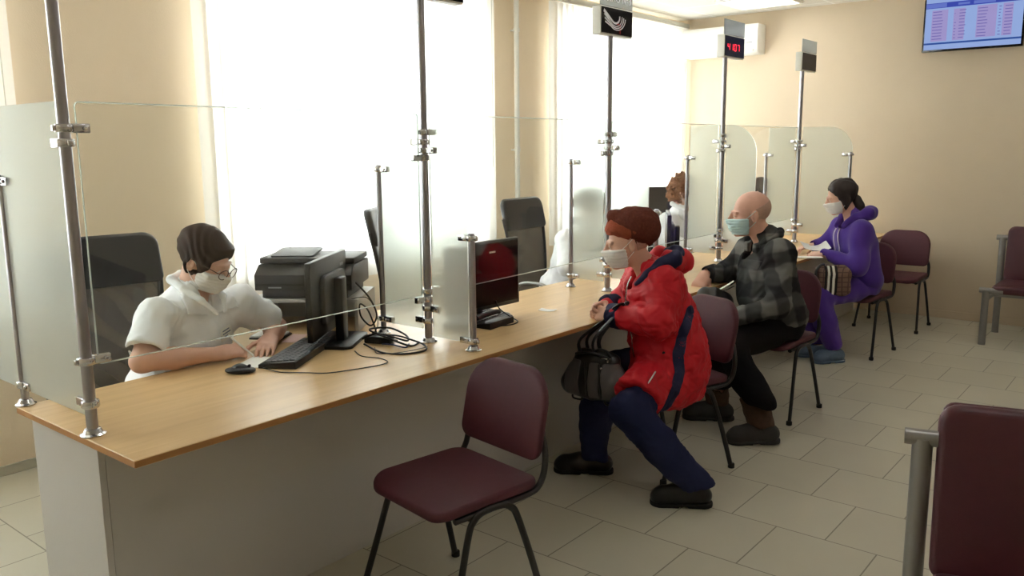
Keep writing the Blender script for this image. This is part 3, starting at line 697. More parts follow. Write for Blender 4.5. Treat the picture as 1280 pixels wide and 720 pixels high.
# ------------------------------------------------------------------ office chairs (face +X local -> sitter looks along +X)
def make_office_chair(label):
    t = thing('office_chair', label, 'office chair', (0, 0, 0), 0, 'black high backed office chairs')
    def wb(p):  # x width(->Y), y height(->Z), z thickness
        h = p.y; cur = 0.05*math.sin((h-0.45)*4.2)
        return Vector((-0.24-0.14*(h-0.45)+cur*0.5+p.z+0.35*p.x*p.x*0.6, p.x, h))
    bm = BM(); pad(bm, rrect(0.49, 0.22, (0.03, 0.03, 0.06, 0.06), 6, cy=1.105), 0.05, 0.022, 0.008, wb); obj('headrest', bm, M['black'], t, smooth=60)
    # mesh back between side rails
    bm = BM(); hs = np.linspace(0.5, 1.05, 16); g = []
    hw = lambda h: 0.175+0.06*math.sin(max(0, min(1, (h-0.5)/0.6))*PI*0.5)-0.012*math.sin((h-0.5)/0.6*PI)
    for h in hs: g.append([bm.verts.new(wb(Vector((u*hw(h), h, 0.02)))) for u in np.linspace(-1, 1, 10)])
    for A, B in zip(g, g[1:]):
        for j in range(9): bm.faces.new((A[j], A[j+1], B[j+1], B[j]))
    obj('mesh_back', bm, M['mesh'], t, smooth=60)
    for s in (-1, 1):
        bm = BM(); tube(bm, [wb(Vector((s*(hw(h)+0.004), h, 0.015))) for h in np.linspace(0.46, 1.08, 20)], 0.014, 10); obj('back_rail', bm, M['black'], t, smooth=60)
        bm = BM(); tube(bm, smooth_path([(-0.2, s*0.26, 0.44), (-0.19, s*0.285, 0.56), (-0.12, s*0.285, 0.645), (0.0, s*0.285, 0.66), (0.1, s*0.285, 0.64), (0.12, s*0.28, 0.56), (0.1, s*0.255, 0.44)], 6), 0.016, 10, flat=(1, 0.7)); obj('armrest', bm, M['silver'], t, smooth=60)
    bm = BM(); tube(bm, [wb(Vector((u, 0.5, 0.012))) for u in np.linspace(-0.19, 0.19, 8)], 0.013, 8); obj('lower_rail', bm, M['black'], t, smooth=60)
    bm = BM(); pad(bm, rrect(0.49, 0.5, (0.1, 0.12, 0.12, 0.1), 6), 0.07, 0.03, 0.015, lambda p: Vector((p.x+0.02, p.y, p.z+0.42))); obj('seat', bm, M['black'], t, smooth=60)
    bm = BM(); lathe(bm, [(0.05, 0.42), (0.05, 0.38), (0.025, 0.36), (0.025, 0.12), (0.04, 0.11), (0.04, 0.07), (0, 0.07)], 16); obj('gas_column', bm, M['black'], t)
    for k in range(5):
        a = 2*PI*k/5+0.3
        bm = BM(); tube(bm, [(0.03*math.cos(a), 0.03*math.sin(a), 0.1), (0.29*math.cos(a), 0.29*math.sin(a), 0.07)], [0.022, 0.014], 8); obj('base_arm', bm, M['black'], t)
        bm = BM(); mx = T(0.29*math.cos(a), 0.29*math.sin(a), 0.028) @ RZ(a) @ RX(PI/2); lathe(bm, [(0, -0.022), (0.024, -0.022), (0.028, -0.016), (0.028, 0.016), (0.024, 0.022), (0, 0.022)], 14, mx); tube(bm, [(0.29*math.cos(a), 0.29*math.sin(a), 0.03), (0.29*math.cos(a), 0.29*math.sin(a), 0.075)], 0.008, 6); obj('caster', bm, M['black'], t)
    return t
oc = make_office_chair('black office chair with mesh back behind the writing employee')
oc.location = (-3.34, 1.63, 0); oc.rotation_euler = (0, 0, math.radians(-6))
dup(oc, (-3.66, 3.66, 0), math.radians(34), 'black office chair half hidden behind the frosted partition by the printer')
dup(oc, (-3.43, 4.72, 0), math.radians(4), 'black office chair with mesh back left of the second employee in white')
dup(oc, (-3.40, 6.45, 0), math.radians(-45), 'black office chair behind the curly haired employee')

# ------------------------------------------------------------------ things on the counter
Z0 = ZT+0.0006
def monitor(name_label, loc, rz, w=0.52, h=0.315, zb=0.045, base=True):
    """screen along local X, screen face towards +Y local"""
    t = thing('monitor', name_label, 'monitor', loc, rz, 'black computer monitors on the counter')
    bm = BM(); box(bm, -w/2, w/2, -0.012, 0.014, zb, zb+h, 0.005); obj('casing', bm, M['black'], t)
    bm = BM(); box(bm, -w/2+0.012, w/2-0.012, 0.0142, 0.0155, zb+0.02, zb+h-0.012); obj('screen', bm, M['dispglass'], t, smooth=0)
    bm = BM(); prism(bm, rrect(w*0.62, h*0.62, (0.03, 0.03, 0.05, 0.05), 4, cy=zb+h*0.48), 0.012, 0.038, 0.008, 2, mx=RX(PI/2)); obj('rear_housing', bm, M['darkgrey'], t)
    bm = BM(); box(bm, -0.035, 0.035, -0.075, -0.038, 0.012, zb+h*0.72, 0.006); obj('stand_column', bm, M['black'], t)
    bm = BM(); prism(bm, rrect(0.30, 0.21, (0.03,)*4, 5, cy=-0.03), 0, 0.014, 0.004, 2); obj('stand_base', bm, M['black'], t)
    bm = BM(); box(bm, w*0.30, w*0.40, -0.0135, -0.012, zb+h*0.80, zb+h*0.84); obj('badge', bm, M['greyplastic'], t, smooth=0)
    return t
# monitor beside the writing employee: left lower edge (-2.73,2.05), right (-3.02,2.48)
def rot_of(dx, dy): return math.atan2(dy, dx)
monitor('black monitor seen from its side on the stand beside the keyboard and printer', (-2.85, 2.245, Z0), rot_of(-0.29, 0.43)+0, 0.50, 0.325, 0.05)
mo = monitor('black glossy monitor behind the short post left of the woman in red', (-2.60, 2.975, Z0), -PI/2, 0.52, 0.33, 0.055)
bm = BM(); box(bm, -0.075, -0.03, 0.0155, 0.0162, 0.325, 0.333); obj('sticker', bm, M['offwhite'], mo, smooth=0)
monitor('black monitor right behind the hat of the woman in red', (-2.73, 5.03, Z0), PI*0.5+0.53, 0.46, 0.32, 0.06)
# keyboards
def keyboard(label, loc, rz, L_=0.45, w=0.15):
    t = thing('keyboard', label, 'keyboard', loc, rz, 'black keyboards on the counter')
    bm = BM(); prism(bm, [(-w/2, 0.0), (w/2, 0.0), (w/2, 0.026), (w/2-0.006, 0.030), (-w/2+0.01, 0.018), (-w/2, 0.014)], -L_/2, L_/2, 0.003, 2, mx=RZ(PI/2) @ RX(PI/2) @ RY(0)); obj('case', bm, M['black'], t)
    bm = BM()
    for r in range(5):
        n = 15; y = -w/2*0.8+r*w*0.17+0.0
        for k in range(n):
            if r == 4 and 3 < k < 10: continue
            x = -L_/2+0.02+k*(L_-0.04)/n
            zz = 0.0175+(0.030-0.0175)*((r*w*0.17)/(w*0.85))
            box(bm, x+0.001, x+(L_-0.04)/n-0.002, y+0.002, y+w*0.15, zz-0.004, zz+0.005, 0.0012, 1)
        if r == 0: pass
    obj('keys', bm, M['darkgrey'], t)
    return t
kb = keyboard('black keyboard beside the mouse in front of the side-on monitor', (-2.765, 2.02, Z0), rot_of(-0.27, 0.44)+PI)
keyboard('black keyboard half hidden behind the short front post', (-2.60, 2.93, Z0), PI/2+0.15, 0.4, 0.13)
t = thing('mouse', 'black computer mouse on the beech counter beside the writing employee', 'mouse', (-2.712, 1.713, Z0), math.radians(40))
bm = BM(); o_ = [(0.058*math.cos(a), 0.031*math.sin(a)*(1+0.1*math.cos(a))) for a in np.linspace(0, 2*PI, 28, endpoint=False)]
pad(bm, o_, 0.02, 0.012, 0.016); obj('shell', bm, M['black'], t, smooth=60)
bm = BM(); tube(bm, [(0.034, -0.004, 0.026), (0.034, 0.004, 0.026)], 0.006, 10); obj('scroll_wheel', bm, M['darkgrey'], t)
def cable(label, pts, r, m, name='cable', n=8, group=None):
    c = Vector(pts[0]); bm = BM(); tube(bm, [p-c for p in smooth_path(pts, n)], r, 8)
    o = obj(name, bm, M[m], smooth=60); o.location = c; return tag(o, label, 'cable', group)
zc = Z0+0.003
cable('thin black mouse cable looping over the counter in front of the keyboard', [(-2.68, 1.79, zc+0.004), (-2.60, 1.80, zc), (-2.545, 1.83, zc), (-2.50, 1.86, zc), (-2.44, 1.90, zc), (-2.40, 1.99, zc), (-2.37, 2.09, zc), (-2.38, 2.15, zc), (-2.45, 2.17, zc), (-2.53, 2.15, zc), (-2.62, 2.19, zc)], 0.0022, 'black')
cable('thick black cable curling round in front of the frosted partition', [(-2.62, 2.24, zc+0.02), (-2.51, 2.24, zc), (-2.42, 2.28, zc), (-2.395, 2.37, zc), (-2.47, 2.44, zc), (-2.54, 2.43, zc+0.015), (-2.60, 2.40, zc+0.03), (-2.68, 2.38, zc+0.02)], 0.004, 'black')
cable('blue cable among the black cables behind the monitor base', [(-2.62, 2.34, zc), (-2.55, 2.33, zc+0.01), (-2.50, 2.36, zc), (-2.53, 2.41, zc)], 0.0035, 'blue')
cable('bundle of black cable hanging in loops behind the monitor', [(-2.80, 2.36, 1.0), (-2.76, 2.40, 0.93), (-2.75, 2.43, 0.85), (-2.78, 2.42, 0.80), (-2.82, 2.40, 0.84), (-2.80, 2.38, 0.90), (-2.75, 2.38, 0.88), (-2.73, 2.40, 0.80), (-2.72, 2.40, zc+0.003)], 0.004, 'black')
cable('long thin black cable arching down from the printer stand', [(-2.93, 2.44, 0.90), (-2.86, 2.47, 0.91), (-2.79, 2.46, 0.86), (-2.77, 2.45, 0.79), (-2.79, 2.42, zc)], 0.002, 'black')
cable('tangled black cable heaped at the right of the monitor base', [(-2.70, 2.30, zc+0.02), (-2.64, 2.33, zc+0.045), (-2.58, 2.37, zc+0.03), (-2.55, 2.42, zc+0.01), (-2.60, 2.46, zc+0.02), (-2.67, 2.44, zc+0.045), (-2.71, 2.39, zc+0.05), (-2.66, 2.31, zc+0.06), (-2.57, 2.33, zc+0.035), (-2.50, 2.39, zc), (-2.52, 2.46, zc)], 0.0045, 'black')
cable('thin grey cable crossing the counter right of the monitor base', [(-2.60, 2.28, zc), (-2.52, 2.22, zc), (-2.47, 2.25, zc), (-2.44, 2.33, zc), (-2.43, 2.42, zc)], 0.0018, 'darkgrey')
t = thing('power_adapter', 'dark power adapter lying among cables right of the monitor base', 'power adapter', (-2.66, 2.36, Z0), 0.4)
bm = BM(); box(bm, -0.06, 0.06, -0.028, 0.028, 0, 0.032, 0.006); obj('body', bm, M['black'], t)
bm = BM(); tube(bm, [(0.058, 0, 0.016), (0.085, 0, 0.014)], [0.006, 0.004], 8); obj('strain_relief', bm, M['rubber'], t)
# printer on its stand
PR = (-3.2, 2.44); pr = math.radians(36)
t = thing('printer_stand', 'low grey white box stand under the black printer', 'stand', (PR[0], PR[1], Z0), pr)
bm = BM()
box(bm, -0.25, 0.25, -0.17, 0.19, 0.134, 0.15, 0.001); box(bm, -0.25, -0.234, -0.17, 0.19, 0, 0.134, 0.001); box(bm, 0.234, 0.25, -0.17, 0.19, 0, 0.134, 0.001); box(bm, -0.234, 0.234, 0.17, 0.186, 0, 0.134, 0.001)
obj('shelf_box', bm, M['panel'], t, smooth=0)
t = thing('printer', 'black multifunction printer on the stand beside the window blind', 'printer', (PR[0], PR[1], Z0+0.15), pr)
bm = BM(); box(bm, -0.2, 0.2, -0.14, 0.17, 0.0, 0.04, 0.006); obj('paper_tray', bm, M['darkgrey'], t)
bm = BM(); prism(bm, [(-0.165, 0.04), (0.18, 0.04), (0.18, 0.145), (-0.1, 0.15), (-0.165, 0.11)], -0.225, 0.225, 0.006, 2, mx=Matrix(((0, 0, 1, 0), (1, 0, 0, 0), (0, 1, 0, 0), (0, 0, 0, 1)))); obj('body', bm, M['black'], t)
bm = BM(); box(bm, -0.215, 0.215, -0.168, -0.162, 0.062, 0.07); obj('paper_slot', bm, M['rubber'], t, smooth=0)
bm = BM(); box(bm, -0.222, 0.222, -0.09, 0.178, 0.152, 0.18, 0.006); obj('scanner_lid', bm, M['darkgrey'], t)
bm = BM(); prism(bm, rrect(0.2, 0.2, (0.02,)*4, 4), 0, 0.01, 0.003, 2, mx=T(-0.08, 0.03, 0.186) @ RX(math.radians(5))); obj('document_feeder', bm, M['darkgrey'], t)
bm = BM(); box(bm, -0.16, -0.1, -0.1665, -0.16, 0.05, 0.056); obj('badge', bm, M['greyplastic'], t, smooth=0)
# small charger standing in the printer stand, its cable
t = thing('charger', 'small white charger with a black lead standing left below the printer', 'charger', (-3.27, 2.235, Z0), 0.5)
bm = BM(); box(bm, -0.018, 0.018, -0.014, 0.014, 0, 0.10, 0.004); obj('body', bm, M['white'], t)
bm = BM(); box(bm, -0.01, 0.01, -0.0155, -0.014, 0.045, 0.065); obj('socket', bm, M['black'], t, smooth=0)
bm = BM(); tube(bm, smooth_path([(-0.012, -0.02, 0.08), (-0.04, -0.03, 0.095), (-0.055, -0.03, 0.07), (-0.04, -0.03, 0.03), (0.0, -0.04, 0.012), (0.04, -0.035, 0.004)], 6), 0.003, 8); obj('lead', bm, M['black'], t)
def sheet(label, loc, rz, w, h, m='paper', cat='paper', name='paper_sheet', curl=0.004, thick=0.0006, rx=0.0):
    bm = BM(); n = 10; top = []; bot = []
    for i in range(n+1):
        r = []; r2 = []
        for j in range(4):
            x = -w/2+w*i/n; y = -h/2+h*j/3; z = curl*(2*x/w)**2*(1+0.4*j/3)
            r.append(bm.verts.new((x, y, z+thick))); r2.append(bm.verts.new((x, y, z)))
        top.append(r); bot.append(r2)
    for i in range(n):
        for j in range(3):
            bm.faces.new((top[i][j], top[i+1][j], top[i+1][j+1], top[i][j+1])); bm.faces.new((bot[i][j+1], bot[i+1][j+1], bot[i+1][j], bot[i][j]))
    for i in range(n):
        bm.faces.new((bot[i][0], bot[i+1][0], top[i+1][0], top[i][0])); bm.faces.new((top[i][3], top[i+1][3], bot[i+1][3], bot[i][3]))
    for j in range(3):
        bm.faces.new((top[0][j], top[0][j+1], bot[0][j+1], bot[0][j])); bm.faces.new((bot[n][j], bot[n][j+1], top[n][j+1], top[n][j]))
    bm.transform(RX(rx))
    o = obj(name, bm, M[m], smooth=60); o.location = loc; o.rotation_euler = (0, 0, rz); return tag(o, label, cat)
sheet('white paper slip under the writing hand of the employee', (-2.80, 1.84, Z0+0.0005), 0.5, 0.1, 0.17, curl=0.001)
sheet('small white card lying alone on the counter left of the woman in red', (-2.505, 3.365, Z0), 0.3, 0.085, 0.055, cat='card', name='card', curl=0.004)
sheet('pale pink paper slip lying between the keyboard and the printer', (-3.02, 2.19, Z0+0.0005), 0.6, 0.07, 0.16, 'pinkpaper', curl=0.001)
t = thing('notepad', 'small white notepad on a dark pad left below the printer', 'notepad', (-3.12, 2.15, Z0), 0.55)
bm = BM(); box(bm, -0.09, 0.06, -0.06, 0.06, 0, 0.008, 0.002); obj('pad_base', bm, M['darkgrey'], t)
bm = BM(); box(bm, -0.085, 0.05, -0.055, 0.055, 0.0082, 0.016, 0.001); obj('pages', bm, M['paper'], t)
t = thing('desk_phone', 'low black telephone beside the keyboard behind the short front post', 'telephone', (-2.50, 2.93, Z0), PI/2+0.1)
bm = BM(); prism(bm, [(-0.05, 0), (0.05, 0), (0.05, 0.014), (-0.05, 0.03)], -0.1, 0.1, 0.003, 2, mx=RZ(PI/2) @ RX(PI/2)); obj('body', bm, M['black'], t)
bm = BM(); tube(bm, smooth_path([(-0.09, 0.03, 0.045), (-0.06, 0.03, 0.05), (0.06, 0.03, 0.05), (0.09, 0.03, 0.045)], 5), 0.012, 10); obj('handset', bm, M['black'], t)
cable('black cable loop in front of the telephone behind the front post', [(-2.52, 2.84, zc), (-2.47, 2.9, zc), (-2.43, 2.97, zc), (-2.45, 3.05, zc), (-2.52, 3.08, zc+0.01), (-2.57, 3.06, 0.80), (-2.585, 3.05, 0.84)], 0.003, 'black')

# ------------------------------------------------------------------ sculpting toolkit (distance fields -> one continuous mesh)
V = lambda *a: np.array(a, float)
def unit(v): v = np.asarray(v, float); return v/np.linalg.norm(v)
class Field:
    def __init__(s): s.ops = []
    def add(s, fn, lo, hi, k=0.02, mode='u'): s.ops.append((fn, np.minimum(lo, hi), np.maximum(lo, hi), k, mode)); return s
    def cone(s, a, b, ra, rb, k=0.02, mode='u', sq=None):
        """tapered limb; sq=(axis, factor) squashes across the axis"""
        a = np.asarray(a, float); b = np.asarray(b, float); ba = b-a; bb = ba@ba+1e-12
        if sq is not None: ax = unit(sq[0]); f = 1/sq[1]-1
        def fn(p):
            q = p-a; h = np.clip(q@ba/bb, 0, 1); d = q-h[:, None]*ba
            if sq is not None: d = d+(d@ax)[:, None]*ax*f
            return np.sqrt((d*d).sum(1))-(ra+(rb-ra)*h)
        r = max(ra, rb); return s.add(fn, np.minimum(a, b)-r, np.maximum(a, b)+r, k, mode)
    def chain(s, pts, rs, k=0.02, mode='u', sq=None):
        for i in range(len(pts)-1): s.cone(pts[i], pts[i+1], rs[i], rs[i+1], k, mode, sq)
        return s
    def ell(s, c, r, R=None, k=0.02, mode='u'):
        c = np.asarray(c, float); r = np.asarray(r, float); R = np.eye(3) if R is None else np.asarray(R, float)  # rows = local axes
        def fn(p):
            q = (p-c)@R.T; k0 = np.sqrt(((q/r)**2).sum(1)); k1 = np.sqrt(((q/(r*r))**2).sum(1)); return k0*(k0-1)/np.maximum(k1, 1e-6)
        m = r.max(); return s.add(fn, c-m, c+m, k, mode)
    def box(s, c, h, R=None, rd=0.005, k=0.005, mode='u'):
        c = np.asarray(c, float); h = np.asarray(h, float); R = np.eye(3) if R is None else np.asarray(R, float)
        def fn(p):
            q = np.abs((p-c)@R.T)-(h-rd); return np.sqrt((np.maximum(q, 0)**2).sum(1))+np.minimum(q.max(1), 0)-rd
        m = np.linalg.norm(h); return s.add(fn, c-m, c+m, k, mode)
    def half(s, c, n, k=0.0, mode='i'):
        """keep the side opposite to n"""
        c = np.asarray(c, float); n = unit(n); return s.add(lambda p: (p-c)@n, V(-99, -99, -99), V(99, 99, 99), k, mode)
    def field(s, F, off=0.0, k=0.02, mode='u'):
        lo, hi = F.bounds(); return s.add(lambda p: F(p)-off, lo-abs(off), hi+abs(off), k, mode)
    def warp(s, g):
        """g(p) added to the distance"""
        s.ops.append((g, None, None, 0, 'w')); return s
    def bounds(s):
        u = [o for o in s.ops if o[4] == 'u']; return np.min([o[1] for o in u], 0), np.max([o[2] for o in u], 0)
    def __call__(s, p):
        d = np.full(len(p), 0.3)
        for fn, lo, hi, k, mode in s.ops:
            if mode == 'w': d = d+fn(p); continue
            if mode == 'i':
                e = fn(p); d = np.maximum(d, e) if k <= 0 else -smin(-d, -e, k); continue
            m = np.all((p > lo-0.06-k) & (p < hi+0.06+k), axis=1)
            if not m.any(): continue
            e = fn(p[m])
            if mode == 'u': d[m] = smin(d[m], e, k)
            else: d[m] = -smin(-d[m], e, max(k, 1e-4))
        return d
def smin(a, b, k):
    if k <= 1e-5: return np.minimum(a, b)
    h = np.maximum(k-np.abs(a-b), 0)/k; return np.minimum(a, b)-h*h*k*0.25
def surfnet(F, h, lo=None, hi=None, mg=0.02):
    l0, h0 = F.bounds(); lo = l0-mg if lo is None else np.asarray(lo, float); hi = h0+mg if hi is None else np.asarray(hi, float)
    B = 4; nb = np.ceil((hi-lo)/(h*B)).astype(int)+1; n = nb*B
    bi = np.stack(np.meshgrid(*[np.arange(q) for q in nb], indexing='ij'), -1).reshape(-1, 3)
    dc = F(lo+(bi*B+(B-1)/2)*h)
    D = np.repeat(np.repeat(np.repeat(np.where(dc < 0, -1, 1).astype(np.int8).reshape(nb), B, 0), B, 1), B, 2).astype(np.float32)
    act = bi[np.abs(dc) < h*B*1.0+0.012]
    off = np.stack(np.meshgrid(*[np.arange(B)]*3, indexing='ij'), -1).reshape(-1, 3)
    for c in range(0, len(act), 6000):
        ix = (act[c:c+6000, None, :]*B+off[None]).reshape(-1, 3)
        D[ix[:, 0], ix[:, 1], ix[:, 2]] = F(lo+ix*h)
    S = D < 0; m = n-1
    cnt = np.zeros(tuple(m), np.uint8); cs = [(i, j, k) for i in (0, 1) for j in (0, 1) for k in (0, 1)]
    for i, j, k in cs: cnt += S[i:i+m[0], j:j+m[1], k:k+m[2]]
    A = np.argwhere((cnt > 0) & (cnt < 8)); ids = np.full(tuple(m), -1, np.int32); ids[A[:, 0], A[:, 1], A[:, 2]] = np.arange(len(A))
    vals = {c: D[A[:, 0]+c[0], A[:, 1]+c[1], A[:, 2]+c[2]] for c in cs}
    acc = np.zeros((len(A), 3)); num = np.zeros(len(A))
    for c in cs:
        for ax in range(3):
            if c[ax]: continue
            c2 = list(c); c2[ax] = 1; a = vals[c]; b = vals[tuple(c2)]; x = (a < 0) != (b < 0)
            t = np.where(x, a/np.where(x, a-b, 1), 0); pt = np.tile(V(*c), (len(A), 1)); pt[:, ax] = t
            acc += pt*x[:, None]; num += x
    verts = lo+(A+acc/num[:, None])*h
    quads = []
    for ax in range(3):
        sl0 = [slice(1, -1)]*3; sl1 = [slice(1, -1)]*3; sl0[ax] = slice(0, n[ax]-1); sl1[ax] = slice(1, n[ax])
        a = S[tuple(sl0)]; b = S[tuple(sl1)]; E_ = np.argwhere(a != b); fl = a[E_[:, 0], E_[:, 1], E_[:, 2]]
        o = np.ones(3, int); o[ax] = 0; E_ = E_+o; u, w = [(1, 2), (2, 0), (0, 1)][ax]
        eu = np.zeros(3, int); eu[u] = 1; ew = np.zeros(3, int); ew[w] = 1
        g = lambda e: ids[e[:, 0], e[:, 1], e[:, 2]]
        q = np.stack([g(E_-eu-ew), g(E_-ew), g(E_), g(E_-eu)], 1)
        q[~fl] = q[~fl][:, ::-1]; quads.append(q)
    Q = np.concatenate(quads); Q = Q[(Q >= 0).all(1)]
    e = h*0.5; g = np.stack([F(verts+d)-F(verts-d) for d in np.eye(3)*e], 1); L_ = np.linalg.norm(g, axis=1, keepdims=True); g /= np.maximum(L_, 1e-9)
    step = np.clip(F(verts), -h*0.4, h*0.4); verts = verts-g*step[:, None]*0.8
    return verts, Q
def sculpt(name, F, h, m, parent, lo=None, hi=None, label=None, smooth=180, mg=0.02):
    verts, Q = surfnet(F, h, lo, hi, mg)
    org = V(*wpos(parent).translation); verts = verts-org
    me = bpy.data.meshes.new(name); me.vertices.add(len(verts)); me.vertices.foreach_set('co', verts.astype(np.float32).ravel())
    me.loops.add(len(Q)*4); me.loops.foreach_set('vertex_index', Q.astype(np.int32).ravel())
    me.polygons.add(len(Q)); me.polygons.foreach_set('loop_start', np.arange(0, len(Q)*4, 4, dtype=np.int32))
    me.update(calc_edges=True); me.validate()
    return link_mesh(name, me, m, parent, smooth, label)
def wtube(name, pts, r, m, parent, n=8, label=None, flat=None, sm=6):
    bm = BM(); tube(bm, smooth_path([tuple(p) for p in pts], sm) if sm else pts, r, n, flat=flat); return obj(name, bm, m, parent, world=True, smooth=60, label=label)
def frame(f, up=(0, 0, 1)):
    """rows: left, forward, up"""
    f = unit(f); l = unit(np.cross(up, f)); u = np.cross(f, l); return np.stack([l, f, u])
def wrinkle(amp, fr, seed=0, dirn=None):
    r = np.random.default_rng(seed); W_ = r.normal(size=(6, 3))*fr; ph = r.uniform(0, 6.28, 6)
    def g(p):
        q = p+0.02*np.sin(p[:, [1, 2, 0]]*fr*0.6+seed); v = 0
        for w, a in zip(W_, ph): v = v+np.sin(q@w+a)
        return amp*v/2.5
    return g

def head_field(c, R, s=1.0, male=False):
    """c = middle of the skull at ear height, R rows left/forward/up"""
    F = Field(); P = lambda x, y, z: c+(V(x, y, z)*s)@R
    F.ell(P(0, -0.012, 0.042), V(0.076, 0.097, 0.088)*s, R)
    F.ell(P(0, 0.03, -0.02), V(0.064, 0.066, 0.082)*s, R, 0.03)
    F.ell(P(0, 0.045, -0.075), V(0.045, 0.042, 0.036)*s, R, 0.03)          # jaw
    F.ell(P(0, 0.078, -0.098), V(0.02, 0.016, 0.015)*s, R, 0.02)           # chin
    for q in (-1, 1):
        F.ell(P(q*0.042, 0.066, -0.028), V(0.022, 0.02, 0.022)*s, R, 0.02)  # cheek
        F.ell(P(q*0.032, 0.099, 0.008), V(0.019, 0.012, 0.012)*s, R, 0.012, 's')   # eye socket
        F.ell(P(q*0.031, 0.084, 0.006), V(0.0145, 0.0135, 0.011)*s, R, 0.006)  # lid over the eye
        F.cone(P(q*0.014, 0.097, 0.024), P(q*0.05, 0.083, 0.024), 0.007*s, 0.006*s, 0.012)  # brow
        F.ell(P(q*0.078, -0.008, -0.004), V(0.010, 0.020, 0.032)*s, R@np.eye(3), 0.008)   # ear
        F.ell(P(q*0.088, -0.002, 0.0), V(0.007, 0.010, 0.018)*s, R, 0.005, 's')
    F.cone(P(0, 0.096, 0.02), P(0, 0.118, -0.022), 0.008*s, 0.0115*s, 0.012)   # nose
    for q in (-1, 1): F.ell(P(q*0.013, 0.106, -0.027), V(0.008, 0.01, 0.007)*s, R, 0.008)
    F.ell(P(0, 0.098, -0.058), V(0.022, 0.010, 0.006)*s, R, 0.008); F.ell(P(0, 0.095, -0.069), V(0.019, 0.010, 0.007)*s, R, 0.008)
    F.ell(P(0, 0.109, -0.0632), V(0.02, 0.006, 0.0015)*s, R, 0.003, 's')
    return F, P
def hand_ops(F, w, d, n, t, curl=(0.4, 0.5, 0.35), s=1.0, thumb=(0.75, 0.6, -0.35), spread=0.05, thumb_curl=0.3):
    """w wrist, d finger direction, n back-of-hand normal, t thumb side"""
    d = unit(d); n = unit(np.asarray(n)-d*(np.asarray(n)@d)); t0 = np.cross(n, d); t0 = t0 if t0@np.asarray(t) > 0 else -t0; t = t0
    R = np.stack([t, d, n]); w = np.asarray(w, float)
    F.box(w+d*0.048*s, V(0.038, 0.05, 0.0135)*s, R, 0.012*s, 0.02)
    F.cone(w-d*0.02*s, w+d*0.03*s, 0.026*s, 0.026*s, 0.02, sq=(n, 0.72))
    F.ell(w+d*0.035*s+t*0.024*s-n*0.008*s, V(0.018, 0.03, 0.014)*s, R, 0.012)
    for o, L_, r in ((0.031, 0.073, 0.0088), (0.0105, 0.081, 0.009), (-0.010, 0.075, 0.0086), (-0.030, 0.060, 0.0076)):
        p = w+d*(0.092-abs(o-0.01)*0.25)*s+t*o*s; dd = unit(d+t*o*spread*20); a = 0; f = [0.44, 0.32, 0.24]
        for i in range(3):
            a += curl[i]; v = dd*math.cos(a)-n*math.sin(a); q = p+v*L_*f[i]*s
            F.cone(p, q, r*s*(1-0.1*i), r*s*(0.92-0.1*i), 0.004 if i else 0.012); p = q
    p = w+d*0.028*s+t*0.030*s-n*0.004*s; v = unit(t*thumb[0]+d*thumb[1]+n*thumb[2]); ax = n
    for i, (L_, r) in enumerate(((0.042, 0.0115), (0.032, 0.0098), (0.026, 0.009))):
        q = p+v*L_*s; F.cone(p, q, r*s, r*s*0.9, 0.012 if i == 0 else 0.004); p = q
        v = unit(v+d*thumb_curl-t*thumb_curl*0.8-n*0.1)
def mask_part(P, R, hf, s, m, parent, h, top=-0.004):
    """pleated mask over nose and chin, with loops to the ears"""
    F = Field()
    F.field(hf, 0.006, 0)
    F.ell(P(0, 0.094, -0.04), V(0.034, 0.026, 0.04)*s, R, 0.03)
    G = Field(); G.field(F, 0.0, 0)
    G.box(P(0, 0.09, -0.056), V(0.066, 0.075, 0.052)*s, R, 0.012, 0.004, 'i') if False else None
    cc = P(0, 0.092, -0.056); hh = V(0.070, 0.072, 0.044)*s
    def fn(p):
        q = (p-cc)@R.T; q = q.copy(); q[:, 2] -= -0.25*np.maximum(0, -q[:, 1])*1.0*np.sign(q[:, 2])*(-0.3)
        a = np.abs(q)-(hh-0.012); return np.sqrt((np.maximum(a, 0)**2).sum(1))+np.minimum(a.max(1), 0)-0.012
    G.add(fn, cc-0.2, cc+0.2, 0.004, 'i')
    cz = P(0, 0, 0)
    G.warp(lambda p: 0.0012*np.sin(((p-cz)@R[2])*2*PI/0.016))
    o = sculpt('face_mask', G, h, m, parent)
    for q in (-1, 1):
        for z in (-0.018, -0.088):
            bm = BM()
            a = P(q*0.062, 0.045 if z > -0.05 else 0.05, z); b = P(q*0.083, -0.012, 0.028 if z > -0.05 else -0.03); mid = (a+b)/2+(q*R[0]*0.007)
            tube(bm, smooth_path([tuple(a), tuple(mid), tuple(b)], 5), 0.0016*s, 6)
            e = obj('ear_loop', bm, m, None, smooth=60); e.data.transform(wpos(parent).inverted()); e.parent = o
    return o
def eyes(P, R, s, parent, h=None):
    for q in (-1, 1):
        bm = BM(); c = P(q*0.031, 0.0885, 0.004)
        bmesh.ops.create_uvsphere(bm, u_segments=14, v_segments=10, radius=0.0098*s, matrix=T(*c)); o = obj('eye', bm, M['eye'], parent, world=True, smooth=180)
